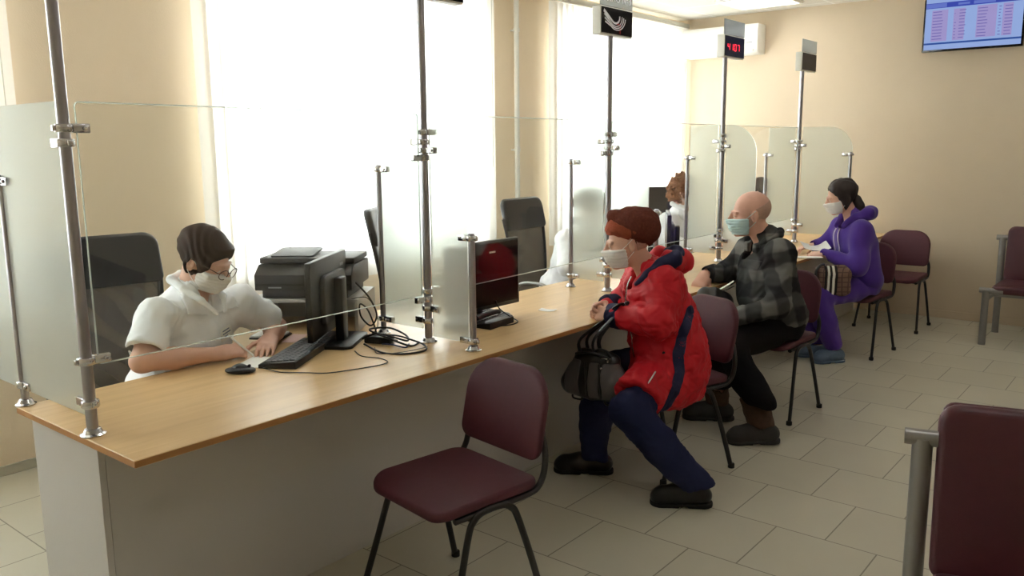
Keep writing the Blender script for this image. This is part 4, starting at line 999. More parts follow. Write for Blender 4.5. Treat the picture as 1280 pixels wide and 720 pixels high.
def body_limbs(F, J, fat=1.0, legs=True):
    """torso, arms and legs of the skin body under the clothes"""
    F.cone(J['neck'], J['chest'], 0.05, 0.09*fat, 0.04)
    F.ell(J['chest'], V(0.13, 0.09, 0.15)*fat, J['RT'], 0.05); F.ell((J['chest']+J['pelvis'])/2, V(0.12, 0.09, 0.15)*fat, J['RT'], 0.05); F.ell(J['pelvis'], V(0.13, 0.10, 0.10)*fat, J['RT'], 0.05)
    for q in 'LR':
        F.cone(J['chest']*0.4+J['sh'+q]*0.6, J['sh'+q], 0.05, 0.045, 0.04)
        F.cone(J['sh'+q], J['el'+q], 0.045*fat, 0.038*fat, 0.03); F.cone(J['el'+q], J['el'+q]*0.6+J['wr'+q]*0.4, 0.037*fat, 0.038*fat, 0.02); F.cone(J['el'+q]*0.6+J['wr'+q]*0.4, J['wr'+q], 0.038*fat, 0.025, 0.02)
        if legs:
            F.cone(J['hip'+q], J['kn'+q], 0.075*fat, 0.05*fat, 0.04); F.cone(J['kn'+q], J['kn'+q]*0.65+J['an'+q]*0.35, 0.047*fat, 0.05*fat, 0.02); F.cone(J['kn'+q]*0.65+J['an'+q]*0.35, J['an'+q], 0.05*fat, 0.034, 0.02)
            an = J['an'+q]; to = J['to'+q]; F.cone(an, V(an[0], an[1], 0.045), 0.034, 0.035, 0.02); F.cone(V(an[0], an[1], 0.05), V(an[0], an[1], 0.05)*0.5+V(to[0], to[1], 0.05)*0.5, 0.032, 0.026, 0.02)
def shoe(name, an, toe, m, parent, h, r=0.047, heel=0.07, tall=0.09, sole=None, L_=0.0):
    an = np.asarray(an, float); toe = np.asarray(toe, float); d = unit(V(toe[0]-an[0], toe[1]-an[1], 0)); sd = V(-d[1], d[0], 0)
    b = V(an[0], an[1], 0)-d*heel*0.55; t = V(toe[0], toe[1], 0)
    F = Field(); F.chain([b+V(0, 0, 0.05), (b+t)/2+V(0, 0, 0.05), t-d*0.04+V(0, 0, 0.042)], [r*0.85, r*0.9, r*0.92], 0.03)
    F.cone(b+d*heel*0.35+V(0, 0, 0.05), V(an[0], an[1], tall), r*0.82, r*0.85, 0.03); F.ell(t-d*0.03+V(0, 0, 0.035), V(r*0.95, r*1.0, 0.036), np.stack([sd, d, V(0, 0, 1)]), 0.02)
    F.half(V(0, 0, 0.004), (0, 0, -1)); F.half(V(an[0], an[1], tall), (an[0]-an[0], 0, 1))
    o = sculpt(name, F, h, m, parent)
    G = Field(); G.chain([b+V(0, 0, 0.012), (b+t)/2+V(0, 0, 0.012), t-d*0.03+V(0, 0, 0.012)], [r*0.92, r*0.86, r*1.02], 0.02, sq=((0, 0, 1), 1.0))
    G.half(V(0, 0, 0.001), (0, 0, -1)); G.half(V(0, 0, 0.022), (0, 0, 1)); G.box((b+t)/2-d*0.02+V(0, 0, 0.002), V(0.1, 0.02, 0.006), np.stack([sd, d, V(0, 0, 1)]), 0.002, 0.002, 's')
    s_ = sculpt('sole', G, h, M['rubber'] if sole is None else sole, parent); s_.parent = o; s_.matrix_parent_inverse = Matrix.Identity(4)
    return o

# ------------------------------------------------------------------ people
def seat_cut(F, ch):
    c, s = math.cos(ch[2]), math.sin(ch[2]); R = V([c, s, 0], [-s, c, 0], [0, 0, 1]) if False else np.array([[c, s, 0], [-s, c, 0], [0, 0, 1]])
    F.box(V(ch[0], ch[1], 0.435), V(0.225, 0.218, 0.042), R, 0.02, 0.004, 's')
def person(label, J):
    p = J['pelvis']; return thing('person', label, 'person', (float(p[0]), float(p[1]), 0.0))

# ---- woman in the red jacket
J = dict(head=V(-2.062, 3.415, 1.118), neck=V(-1.985, 3.478, 0.985), chest=V(-1.955, 3.50, 0.83), pelvis=V(-1.868, 3.535, 0.565),
    shL=V(-1.862, 3.405, 0.945), shR=V(-2.09, 3.605, 0.945), elL=V(-1.825, 3.285, 0.79), wrL=V(-2.085, 3.31, 0.785), elR=V(-2.165, 3.56, 0.79), wrR=V(-2.185, 3.425, 0.80),
    hipL=V(-1.835, 3.46, 0.52), hipR=V(-1.94, 3.60, 0.53), knL=V(-1.86, 3.09, 0.42), knR=V(-2.20, 3.385, 0.48), anL=V(-1.60, 3.21, 0.12), anR=V(-2.15, 3.265, 0.11), toL=V(-1.735, 3.125, 0), toR=V(-2.30, 3.17, 0))
FT = unit(V(-0.72, -0.69, 0)); J['RT'] = frame(FT); RT = J['RT']
t = person('seated woman in a red padded jacket and rust knit hat with clasped hands', J)
RH = frame(V(-0.80, -0.60, -0.16)); hf, P = head_field(J['head'], RH, 1.0)
F = Field(); body_limbs(F, J); F.cone(P(0, -0.025, -0.05), J['neck'], 0.052, 0.058, 0.03); F.field(hf, 0, 0.02)
hd = unit(V(-0.86, -0.25, -0.12))
hand_ops(F, J['wrL'], unit(V(-0.92, 0.12, -0.02)), V(0.3, -0.85, 0.45), V(-0.3, 0, 0.9), (0.75, 0.95, 0.6), 0.95, thumb=(0.5, 0.9, -0.2))
hand_ops(F, J['wrR'], unit(V(-0.30, -0.80, -0.05)), V(-0.75, 0.3, 0.55), V(0.2, 0, 0.9), (0.7, 0.9, 0.6), 0.95, thumb=(0.5, 0.9, -0.2))
sculpt('body', F, 0.0042, M['skin'], t); eyes(P, RH, 1.0, t)
mask_part(P, RH, hf, 1.0, M['mask'], t, 0.004)
# hat: crown and turned-up band
F = Field(); F.ell(P(0, -0.033, 0.080), V(0.096, 0.116, 0.094), RH); F.ell(P(0, -0.08, 0.06), V(0.086, 0.078, 0.085), RH, 0.04); F.ell(P(0, 0.055, 0.142), V(0.03, 0.035, 0.028), RH, 0.03)
cut = P(0, 0.0, 0.012); F.half(cut, -RH[2]*0.94-RH[1]*(-0.34)); F.field(hf, 0.003, 0.0, 's'); F.warp(wrinkle(0.0035, 55, 3))
hat = sculpt('knit_hat', F, 0.0042, M['hatknit'], t)
F = Field(); F.ell(P(0, -0.016, 0.072), V(0.0985, 0.117, 0.09), RH); F.half(P(0, 0, 0.028), -RH[2]*0.94-RH[1]*(-0.34)); F.half(P(0, 0.0, 0.082), RH[2]*0.90+RH[1]*(-0.62)); F.half(P(0, -0.03, 0), -RH[1]-RH[2]*0.15); F.field(hf, 0.004, 0.0, 's'); F.warp(wrinkle(0.002, 70, 4))
b_ = sculpt('turned_up_band', F, 0.0042, M['hatband'], t); b_.parent = hat
# grey hair edge at the nape
F = Field(); F.field(hf, 0.006, 0); F.half(P(0, -0.03, 0), RH[1]); F.half(P(0, 0, 0.03), RH[2]); F.half(P(0, 0, -0.05), -RH[2]); sculpt('hair', F, 0.005, M['hairgrey'], t)
# trousers
F = Field(); F.ell(J['pelvis'], V(0.165, 0.135, 0.10), RT)
for q in 'LR':
    G = Field(); sd = unit(J['an'+q]-J['kn'+q]); G.chain([J['hip'+q], J['kn'+q]], [0.105, 0.078], 0.05); G.chain([J['kn'+q], J['kn'+q]*0.5+J['an'+q]*0.5, J['an'+q]+sd*0.06], [0.078, 0.077, 0.068], 0.03)
    G.half(J['an'+q]+V(0, 0, -0.035), unit(sd*0.3+V(0, 0, -0.7))); F.field(G, 0, 0.03)
F.half(V(0, 0, 0.03), (0, 0, -1)); F.warp(wrinkle(0.005, 26, 5)); F.warp(wrinkle(0.002, 60, 6)); seat_cut(F, RED_CH)
sculpt('trousers', F, 0.006, M['trousers'], t)
for q in 'LR': shoe('shoe', J['an'+q]+V(0, 0, 0), J['to'+q], M['leather'], t, 0.0045, 0.05, 0.09, 0.105)
# jacket
def jacket_field():
    F = Field()
    F.ell(V(-1.965, 3.497, 0.865), V(0.215, 0.152, 0.155), RT)
    F.ell(V(-1.915, 3.515, 0.70), V(0.215, 0.172, 0.2), RT, 0.07)
    F.ell(V(-1.880, 3.525, 0.57), V(0.225, 0.178, 0.17), RT, 0.07)
    F.ell(V(-1.895, 3.495, 0.46), V(0.235, 0.185, 0.13), RT, 0.06)
    F.cone(V(-1.85, 3.45, 0.51), V(-1.865, 3.18, 0.462), 0.14, 0.112, 0.06)
    F.cone(J['neck'], J['chest'], 0.085, 0.12, 0.05)
    return F
def sleeves(F, q):
    F.cone(J['sh'+q]*0.8+J['chest']*0.2, J['sh'+q], 0.085, 0.085, 0.05); F.cone(J['sh'+q]+V(0, 0, -0.005), J['el'+q], 0.086, 0.080, 0.04); F.cone(J['el'+q], J['wr'+q]*0.9+J['el'+q]*0.1, 0.078, 0.052, 0.03)
F = jacket_field(); sleeves(F, 'L'); sleeves(F, 'R')
F.cone(P(0, 0.03, -0.03), P(0, -0.02, -0.25), 0.062, 0.075, 0.02, 's')
hem_n = unit(V(0, 0, -1)+FT*(0.18)*1.0); F.half(V(-1.86, 3.33, 0.375), hem_n); F.half(V(-1.86, 3.155, 0.47), (0.1, -0.85, -0.5), 0.02)
quilt = lambda p: 0.006*(1-np.abs(np.sin((p[:, 2]+0.10*((p-J['chest'])@FT))*PI/0.088))**0.35)
F.warp(quilt); F.warp(wrinkle(0.005, 34, 8)); F.warp(wrinkle(0.0022, 75, 9)); seat_cut(F, RED_CH)
jacket = sculpt('jacket', F, 0.0048, M['red'], t)
Fj = jacket_field(); Fj.half(V(-1.86, 3.33, 0.378), hem_n); Fj.half(V(-1.86, 3.155, 0.47), (0.1, -0.85, -0.5), 0.02); Fj.warp(quilt); Fj.warp(wrinkle(0.005, 34, 8)); Fj.warp(wrinkle(0.0022, 75, 9)); seat_cut(Fj, RED_CH)
# navy side stripe following the seam from armpit to hem
sp = [(-0.03, 0.82), (0.02, 0.73), (0.045, 0.64), (0.045, 0.56), (0.08, 0.47), (0.14, 0.36)]
def stripe_region(p):
    q = p-J['pelvis']; s = -(q@(-FT))*-1.0; s = q@FT; z = p[:, 2]; d = np.full(len(p), 9.0)
    for (a, b), (a2, b2) in zip(sp, sp[1:]):
        ba = V(a2-a, b2-b); qa = np.stack([s-a, z-b], 1); h_ = np.clip(qa@ba/(ba@ba), 0, 1); d = np.minimum(d, np.linalg.norm(qa-h_[:, None]*ba, axis=1))
    return np.maximum(d-0.026, -(q@RT[0])+0.02)
G = Field(); G.field(Fj, 0.0025, 0); G.add(stripe_region, V(-9, -9, -9), V(9, 9, 9), 0, 'i'); G.field(Fj, -0.006, 0, 's')
s_ = sculpt('side_stripe', G, 0.0045, M['navy'], t); s_.parent = jacket
for q in 'LR':
    F = Field(); a = J['el'+q]; b = J['wr'+q]; d = unit(b-a); F.cone(b-d*0.07, b+d*0.008, 0.060, 0.057, 0.01); F.half(b+d*0.008, d); F.half(b-d*0.06, -d); F.cone(b-d*0.05, b+d*0.08, 0.036, 0.04, 0.002, 's'); F.warp(wrinkle(0.002, 60, 2))
    s_ = sculpt('cuff', F, 0.0045, M['navy'], t); s_.parent = jacket
# folded hood lying behind the neck
nk = J['neck']
def NP(x, y, z): return nk+V(x, y, z)@RT
F = Field(); F.chain([NP(0.075, 0.07, -0.06), NP(0.095, 0.0, 0.015), NP(0.085, -0.085, 0.055), NP(0.0, -0.15, 0.045), NP(-0.085, -0.085, 0.055), NP(-0.095, 0.0, 0.015), NP(-0.075, 0.07, -0.06)], [0.03, 0.04, 0.050, 0.056, 0.05, 0.04, 0.03], 0.03); F.warp(wrinkle(0.004, 45, 12))
hood = sculpt('hood', F, 0.005, M['red'], t)
F = Field(); F.chain([NP(0.095, 0.085, -0.045), NP(0.118, 0.03, 0.0), NP(0.122, -0.035, 0.042), NP(0.108, -0.085, 0.065), NP(0.05, -0.11, 0.085), NP(-0.06, -0.10, 0.085)], [0.012, 0.026, 0.036, 0.040, 0.04, 0.02], 0.02); F.warp(wrinkle(0.002, 45, 13))
s_ = sculpt('hood_lining', F, 0.005, M['navy'], t); s_.parent = hood
# zip, pocket zip, snap
fz = []
for z, y in ((0.965, 0.085), (0.92, 0.115), (0.86, 0.145), (0.78, 0.165), (0.68, 0.178), (0.58, 0.185), (0.5, 0.19)):
    c0 = J['chest']*(1-(0.83-z)/0.265*1.0)+J['pelvis']*((0.83-z)/0.265) if z < 0.83 else J['chest']*(1-(z-0.83)/0.155)+nk*((z-0.83)/0.155)
    fz.append(V(c0[0], c0[1], z)+RT[0]*0.035+FT*y)
def snap_to(Fd, p, out=0.001):
    p = np.array(p, float)
    for _ in range(6):
        d = Fd(p[None])[0]; g = np.array([Fd((p+e)[None])[0]-Fd((p-e)[None])[0] for e in np.eye(3)*0.002]); g /= np.linalg.norm(g)+1e-9; p = p-g*(d-out)
    return p
def march(Fd, p, d, out=0.002):
    p = np.array(p, float); d = unit(d); ts = np.arange(0.35, -0.05, -0.002); v = Fd(p+ts[:, None]*d); k = np.argmax(v < 0)
    return p+d*(ts[k]+out)
z_ = wtube('zip', [snap_to(Fj, p, 0.002) for p in fz], 0.0035, M['chrome'], t); z_.parent = jacket
wtube('pocket_zip', [march(Fj, J['pelvis']+FT*f_+V(0, 0, z), RT[0]+FT*0.35, 0.003) for f_, z in ((0.11, -0.05), (0.10, -0.03), (0.085, -0.01), (0.07, 0.01))], 0.0035, M['offwhite'], t).parent = jacket
bm = BM(); lathe(bm, [(0, 0), (0.007, 0), (0.007, 0.003), (0, 0.004)], 12, T(*march(Fj, J['pelvis']+FT*0.04+V(0, 0, 0.08), RT[0]+FT*0.35, 0.0)) @ Vector((0, 0, 1)).rotation_difference(Vector(RT[0])).to_matrix().to_4x4()); obj('snap_button', bm, M['rubber'], t, world=True).parent = jacket

# handbag hanging from her forearm
bt = thing('handbag', 'black and grey leather handbag hanging from the arm of the woman in red', 'bag', (-2.10, 3.225, 0.40))
ub = unit(V(0.93, 0.03, 0)); vb = V(-ub[1], ub[0], 0); mb = Matrix(((ub[0], vb[0], 0, -2.105), (ub[1], vb[1], 0, 3.215), (0, 0, 1, 0.395), (0, 0, 0, 1)))
Rb = np.stack([ub, vb, V(0, 0, 1)]); BP = lambda x, y, z: V(-2.105, 3.215, 0.395)+V(x, y, z)@Rb
F = Field(); F.cone(BP(-0.13, 0, 0.062), BP(0.145, 0, 0.062), 0.062, 0.062, 0.03); F.cone(BP(-0.075, 0, 0.2), BP(0.075, 0, 0.2), 0.035, 0.035, 0.06); F.ell(BP(0, 0, 0.11), V(0.15, 0.075, 0.10), Rb, 0.05)
F.half(BP(0, 0, 0.0), (0, 0, -1), 0.01); F.warp(wrinkle(0.003, 40, 21)); Fb = F
sculpt('bag_body', F, 0.0045, M['leather'], bt)
for x0, x1 in ((-0.145, -0.055), (-0.005, 0.05), (0.06, 0.155)):
    G = Field(); G.field(Fb, 0.0025, 0); G.box(BP((x0+x1)/2, -0.06, 0.105), V((x1-x0)/2, 0.06, 0.085), Rb, 0.012, 0, 'i'); sculpt('grey_panel', G, 0.0045, M['greyleather'], bt, label='grey leather panel')
for x in (-0.02, 0.055):
    wtube('piping', [snap_to(Fb, BP(x+0.012*math.sin(z*20), -0.09, z), 0.003) for z in (0.02, 0.06, 0.1, 0.14, 0.18, 0.205)], 0.005, M['leather'], bt)
wr = J['wrL']*0.72+J['elL']*0.28
for y, x0, x1 in ((-0.03, -0.075, 0.005), (0.03, -0.07, 0.0)):
    top = wr+V(-0.02, 0, 0.055)+vb*y*0.3
    wtube('handle', [BP(x0, y, 0.225), BP(x0+0.005, y*1.0, 0.29), top-ub*0.045-V(0, 0, 0.05), top-ub*0.012+V(0, -0.028 if y < 0 else 0.04, -0.005), top+ub*0.018+V(0, 0.0, 0.0), BP(x1, y, 0.30), BP(x1, y, 0.225)], 0.012, M['leather'], bt, flat=(1, 0.5))
wtube('zip_band', [BP(x, -0.045, 0.212+0.02*(1-(x/0.1)**2)) for x in (-0.09, -0.05, 0, 0.05, 0.1)], 0.007, M['leather'], bt)
wtube('loop', [BP(0.0, -0.03, 0.225), BP(0.03, -0.035, 0.25), BP(0.07, -0.03, 0.245), BP(0.095, -0.03, 0.22)], 0.006, M['leather'], bt)
bm = BM(); lathe(bm, [(0, 0), (0.007, 0.001), (0.005, 0.005), (0, 0.006)], 12, T(*snap_to(Fb, BP(0.06, -0.1, 0.19), 0.001)) @ RX(PI/2)); tube(bm, [BP(0.055, -0.05, 0.215), BP(0.085, -0.05, 0.217), BP(0.087, -0.05, 0.2)], 0.0035, 8); obj('metal_ring', bm, M['chrome'], bt, world=True)
for x in (-0.09, 0.09): wtube('base_foot', [BP(x-0.03, -0.02, 0.02), BP(x-0.03, -0.02, -0.010), BP(x+0.02, -0.02, -0.010), BP(x+0.02, -0.02, 0.02)], 0.005, M['leather'], bt, sm=4)

# ---- man in the plaid shirt
J = dict(head=V(-1.986, 4.64, 1.172), neck=V(-1.912, 4.698, 1.035), chest=V(-1.90, 4.71, 0.85), pelvis=V(-1.82, 4.735, 0.57),
    shL=V(-1.778, 4.585, 0.965), shR=V(-2.055, 4.815, 0.955), elL=V(-1.735, 4.46, 0.70), wrL=V(-1.93, 4.295, 0.62), elR=V(-2.19, 4.785, 0.80), wrR=V(-2.212, 4.555, 0.815),
    hipL=V(-1.775, 4.66, 0.53), hipR=V(-1.90, 4.80, 0.53), knL=V(-1.93, 4.27, 0.485), knR=V(-2.15, 4.51, 0.485), anL=V(-1.672, 4.165, 0.15), anR=V(-2.03, 4.375, 0.13), toL=V(-1.80, 4.06, 0), toR=V(-2.18, 4.29, 0))
FT = unit(V(-0.68, -0.73, 0)); J['RT'] = frame(FT); RT = J['RT']
t = person('seated bald elderly man in a dark plaid shirt with a pale blue mask', J)
RH = frame(V(-0.83, -0.56, -0.06)); hf, P = head_field(J['head'], RH, 1.06)
F = Field(); body_limbs(F, J, 1.08); F.cone(P(0, -0.02, -0.05), J['neck']+V(0, 0, -0.01), 0.058, 0.066, 0.03); F.field(hf, 0, 0.02)
hand_ops(F, J['wrR'], unit(V(-0.12, -0.62, -0.52)), V(0.25, -0.6, 0.6), V(0.9, 0, 0), (0.55, 0.75, 0.5), 1.08, thumb=(0.6, 0.75, -0.35))
hand_ops(F, J['wrL'], unit(V(-0.6, -0.55, -0.35)), V(0.1, -0.35, 0.9), V(-0.6, 0.6, 0), (0.35, 0.5, 0.4), 1.05)
sculpt('body', F, 0.0046, M['skinold'], t); eyes(P, RH, 1.06, t)
mask_part(P, RH, hf, 1.06, M['maskblue'], t, 0.0046)
F = Field(); F.field(hf, 0.002, 0); F.half(P(0, 0.02, 0.02), RH[1]); F.half(P(0, -0.05, 0.055), RH[2]*0.9+RH[1]*0.42); F.half(P(0, 0, -0.06), -RH[2]); F.ell(P(0.08, -0.005, 0), V(0.02, 0.026, 0.04), RH, 0, 's'); F.ell(P(-0.08, -0.005, 0), V(0.02, 0.026, 0.04), RH, 0, 's')
sculpt('hair', F, 0.0045, M['hairgrey'], t)
F = Field(); F.ell(J['pelvis'], V(0.17, 0.14, 0.11), RT)
for q in 'LR':
    F.chain([J['hip'+q], J['kn'+q]], [0.11, 0.085], 0.05); F.chain([J['kn'+q], J['kn'+q]*0.5+J['an'+q]*0.5, J['an'+q]+V(0, 0, 0.07)], [0.085, 0.082, 0.076], 0.03)
for q in 'LR': F.half(V(0, 0, 0.2), (0, 0, -1))
F.warp(wrinkle(0.005, 24, 15)); seat_cut(F, MAN_CH)
sculpt('trousers', F, 0.006, M['blackcloth'], t)
for q in 'LR':
    an = J['an'+q]; kn = J['kn'+q]
    bo = shoe('boot', an, J['to'+q], M['bootrubber'], t, 0.005, 0.056, 0.085, 0.115, M['bootrubber'])
    d = unit(kn-an); F = Field(); F.cone(an+V(0, 0, -0.06), an+d*0.13, 0.066, 0.075, 0.02); F.half(an+d*0.13, d); F.half(V(0, 0, 0.1), (0, 0, -1)); F.cone(an+d*0.06, an+d*0.2, 0.06, 0.066, 0.004, 's'); F.warp(wrinkle(0.003, 40, 6))
    s_ = sculpt('boot_shaft', F, 0.005, M['brownboot'], t); s_.parent = bo
    if q == 'L':
        bm = BM()
        for k, (a, b) in enumerate(((0.0, 0.0), (0.018, 0.006), (0.008, 0.018))):
            p = snap_to(F, an+d*(0.085+b)+V(0.06, -0.05, 0)+V(0.006, 0.008, 0)*k*0+V(a*0.8, a*0.6, 0), 0.001); bmesh.ops.create_icosphere(bm, subdivisions=2, radius=0.0075, matrix=T(*p))
        obj('boot_badge', bm, M['offwhite'], t, world=True).parent = bo
def shirt_base():
    F = Field(); F.ell(V(-1.905, 4.70, 0.865), V(0.215, 0.145, 0.16), RT); F.ell(V(-1.885, 4.695, 0.72), V(0.205, 0.175, 0.2), RT, 0.07); F.ell(V(-1.835, 4.715, 0.585), V(0.205, 0.165, 0.15), RT, 0.06); F.cone(J['neck'], J['chest'], 0.085, 0.12, 0.05); return F
F = shirt_base()
for q in 'LR': F.cone(J['sh'+q]*0.8+J['chest']*0.2, J['sh'+q], 0.078, 0.078, 0.05); F.cone(J['sh'+q], J['el'+q], 0.079, 0.068, 0.035); F.cone(J['el'+q], J['wr'+q]*0.94+J['el'+q]*0.06, 0.066, 0.047, 0.03)
F.cone(P(0, 0.02, -0.05), P(0, -0.02, -0.25), 0.066, 0.07, 0.01, 's')
for q in 'LR': d = unit(J['wr'+q]-J['el'+q]); F.cone(J['wr'+q]-d*0.03, J['wr'+q]+d*0.06, 0.038, 0.046, 0.003, 's')
F.half(V(0, 0, 0.475), (0, 0, -1)); F.warp(wrinkle(0.006, 24, 31)); F.warp(wrinkle(0.0025, 60, 32)); seat_cut(F, MAN_CH)
shirt = sculpt('plaid_shirt', F, 0.0055, M['plaid'], t); Fs = F
nk = J['neck']
F = Field(); F.chain([NP(0.05, 0.075, -0.035), NP(0.075, 0.03, 0.0), NP(0.07, -0.05, 0.03), NP(0, -0.085, 0.04), NP(-0.07, -0.05, 0.03), NP(-0.075, 0.03, 0.0), NP(-0.05, 0.075, -0.035)], [0.013, 0.016, 0.019, 0.02, 0.019, 0.016, 0.013], 0.02)
for q in (-1, 1): F.box(NP(q*0.06, 0.085, -0.05), V(0.03, 0.012, 0.028), RT, 0.008, 0.015)
s_ = sculpt('collar', F, 0.005, M['plaid'], t); s_.parent = shirt
G = Field(); G.field(Fs, 0.004, 0); G.box(NP(0.10, 0.12, -0.17), V(0.055, 0.08, 0.06), RT, 0.008, 0, 'i'); s_ = sculpt('chest_pocket', G, 0.005, M['plaid'], t); s_.parent = shirt

# small black bag with an orange tag under his hand
t = thing('waist_bag', 'small black bag with a pale strap under the hand of the man in plaid', 'bag', (-2.11, 4.40, 0.5))
F = Field(); F.ell(V(-2.085, 4.38, 0.685), V(0.125, 0.07, 0.085), frame(V(0.66, -0.75, 0))[[1, 0, 2]] if False else np.array([[0.776, 0.631, 0], [-0.631, 0.776, 0], [0, 0, 1]])); F.warp(wrinkle(0.006, 35, 41))
sculpt('pouch', F, 0.005, M['leather'], t); Fp = F
wtube('strap', [V(-2.07, 4.40, 0.75), V(-2.05, 4.415, 0.765), V(-2.02, 4.43, 0.785), V(-1.99, 4.45, 0.81)], 0.012, M['offwhite'], t, flat=(1, 0.3), label='pale strap')
wtube('strap', [V(-2.17, 4.34, 0.69), V(-2.10, 4.375, 0.735), V(-2.03, 4.41, 0.755), V(-1.98, 4.44, 0.785)], 0.009, M['black'], t, flat=(1, 0.4))
bm = BM(); box(bm, -0.02, 0.02, -0.003, 0.003, -0.014, 0.014, 0.002, mx=T(-2.205, 4.345, 0.715) @ RZ(0.68)); obj('orange_tag', bm, M['orange'], t, world=True)

# ---- woman in the purple hoodie
J = dict(head=V(-2.022, 6.348, 1.180), neck=V(-1.955, 6.405, 1.05), chest=V(-1.925, 6.425, 0.87), pelvis=V(-1.87, 6.47, 0.57),
    shL=V(-1.84, 6.305, 0.95), shR=V(-2.08, 6.55, 0.945), elL=V(-1.83, 6.18, 0.705), wrL=V(-2.085, 6.205, 0.775), elR=V(-2.17, 6.53, 0.80), wrR=V(-2.245, 6.42, 0.80),
    hipL=V(-1.84, 6.41, 0.53), hipR=V(-1.95, 6.55, 0.53), knL=V(-2.03, 5.985, 0.49), knR=V(-2.17, 6.16, 0.48), anL=V(-1.94, 6.085, 0.11), anR=V(-2.09, 6.19, 0.11), toL=V(-2.02, 5.985, 0), toR=V(-2.19, 6.11, 0))
FT = unit(V(-0.74, -0.67, 0)); J['RT'] = frame(FT); RT = J['RT']
t = person('seated dark haired woman in a purple hoodie and blue shoe covers', J)
RH = frame(V(-0.80, -0.57, -0.24)); hf, P = head_field(J['head'], RH, 0.98)
F = Field(); body_limbs(F, J, 0.95); F.cone(P(0, -0.025, -0.05), J['neck'], 0.048, 0.054, 0.03); F.field(hf, 0, 0.02)
hand_ops(F, J['wrL'], unit(V(-0.95, 0.1, -0.14)), V(-0.1, -0.35, 0.93), V(0, 1, 0), (0.25, 0.4, 0.3), 0.95)
hand_ops(F, J['wrR'], unit(V(-0.55, -0.80, -0.08)), V(-0.1, 0.0, 1), V(0.8, -0.5, 0), (0.3, 0.45, 0.3), 0.95)
sculpt('body', F, 0.005, M['skin'], t); eyes(P, RH, 0.98, t)
mask_part(P, RH, hf, 0.98, M['mask'], t, 0.005)
F = Field(); F.field(hf, 0.013, 0); F.ell(P(0, -0.03, 0.055), V(0.086, 0.10, 0.085), RH, 0.02); F.half(P(0, 0.055, 0.035), RH[1]*0.9-RH[2]*0.43, 0.01); F.half(P(0, 0.02, -0.085), -RH[2]*0.9+RH[1]*0.45)
F.ell(P(0, 0.118, -0.025), V(0.088, 0.10, 0.088), RH, 0.012, 's'); F.warp(wrinkle(0.003, 70, 51))
hair = sculpt('hair', F, 0.005, M['hairblack'], t)
F = Field(); F.chain([P(0, -0.10, -0.03), P(0.02, -0.115, -0.09), P(0.03, -0.10, -0.15)], [0.035, 0.033, 0.018], 0.02); F.warp(wrinkle(0.003, 80, 52)); s_ = sculpt('ponytail', F, 0.005, M['hairblack'], t); s_.parent = hair
F = Field(); F.ell(J['pelvis'], V(0.165, 0.135, 0.11), RT)
for q in 'LR':
    F.chain([J['hip'+q], J['kn'+q]], [0.105, 0.082], 0.05); F.chain([J['kn'+q], J['kn'+q]*0.5+J['an'+q]*0.5, J['an'+q]+V(0, 0, 0.03)], [0.082, 0.083, 0.062], 0.03)
F.half(V(0, 0, 0.1), (0, 0, -1)); F.warp(wrinkle(0.005, 26, 55)); seat_cut(F, PUR_CH)
sculpt('sweatpants', F, 0.0065, M['purple'], t)
for q in 'LR':
    s_ = shoe('shoe_cover', J['an'+q], J['to'+q], M['shoecover'], t, 0.0055, 0.056, 0.09, 0.095, M['shoecover'])
F = Field(); F.ell(V(-1.935, 6.415, 0.875), V(0.205, 0.135, 0.155), RT); F.ell(V(-1.90, 6.44, 0.73), V(0.195, 0.145, 0.19), RT, 0.06); F.ell(V(-1.875, 6.455, 0.59), V(0.195, 0.15, 0.12), RT, 0.05); F.cone(J['neck'], J['chest'], 0.08, 0.11, 0.05)
for q in 'LR': F.cone(J['sh'+q]*0.8+J['chest']*0.2, J['sh'+q], 0.07, 0.07, 0.05); F.cone(J['sh'+q], J['el'+q], 0.074, 0.070, 0.035); F.cone(J['el'+q], J['wr'+q], 0.068, 0.042, 0.03)
F.cone(P(0, 0.03, -0.05), P(0, -0.02, -0.25), 0.06, 0.065, 0.01, 's')
for q in 'LR': d = unit(J['wr'+q]-J['el'+q]); F.cone(J['wr'+q]-d*0.03, J['wr'+q]+d*0.06, 0.034, 0.04, 0.003, 's'); F.half(J['wr'+q]+d*0.006, d) if False else None
F.half(V(0, 0, 0.49), (0, 0, -1)); F.warp(wrinkle(0.006, 26, 57)); seat_cut(F, PUR_CH); Fh = F
hd_ = sculpt('hoodie', F, 0.006, M['purple'], t)
nk = J['neck']
F = Field(); F.chain([NP(0.055, 0.085, -0.07), NP(0.09, 0.02, -0.01), NP(0.095, -0.075, 0.02), NP(0.0, -0.14, 0.02), NP(-0.095, -0.075, 0.02), NP(-0.09, 0.02, -0.01), NP(-0.055, 0.085, -0.07)], [0.024, 0.030, 0.040, 0.046, 0.040, 0.030, 0.024], 0.03); F.warp(wrinkle(0.004, 40, 58))
s_ = sculpt('hood', F, 0.006, M['purple'], t)
for q, L_ in ((1, 0.27), (-1, 0.25)):
    c_ = wtube('drawstring', [snap_to(Fh, NP(q*0.045, 0.16-0.02*k, -0.07-k*L_/5), 0.004) for k in range(6)], 0.0045, M['cord'], t); c_.parent = hd_
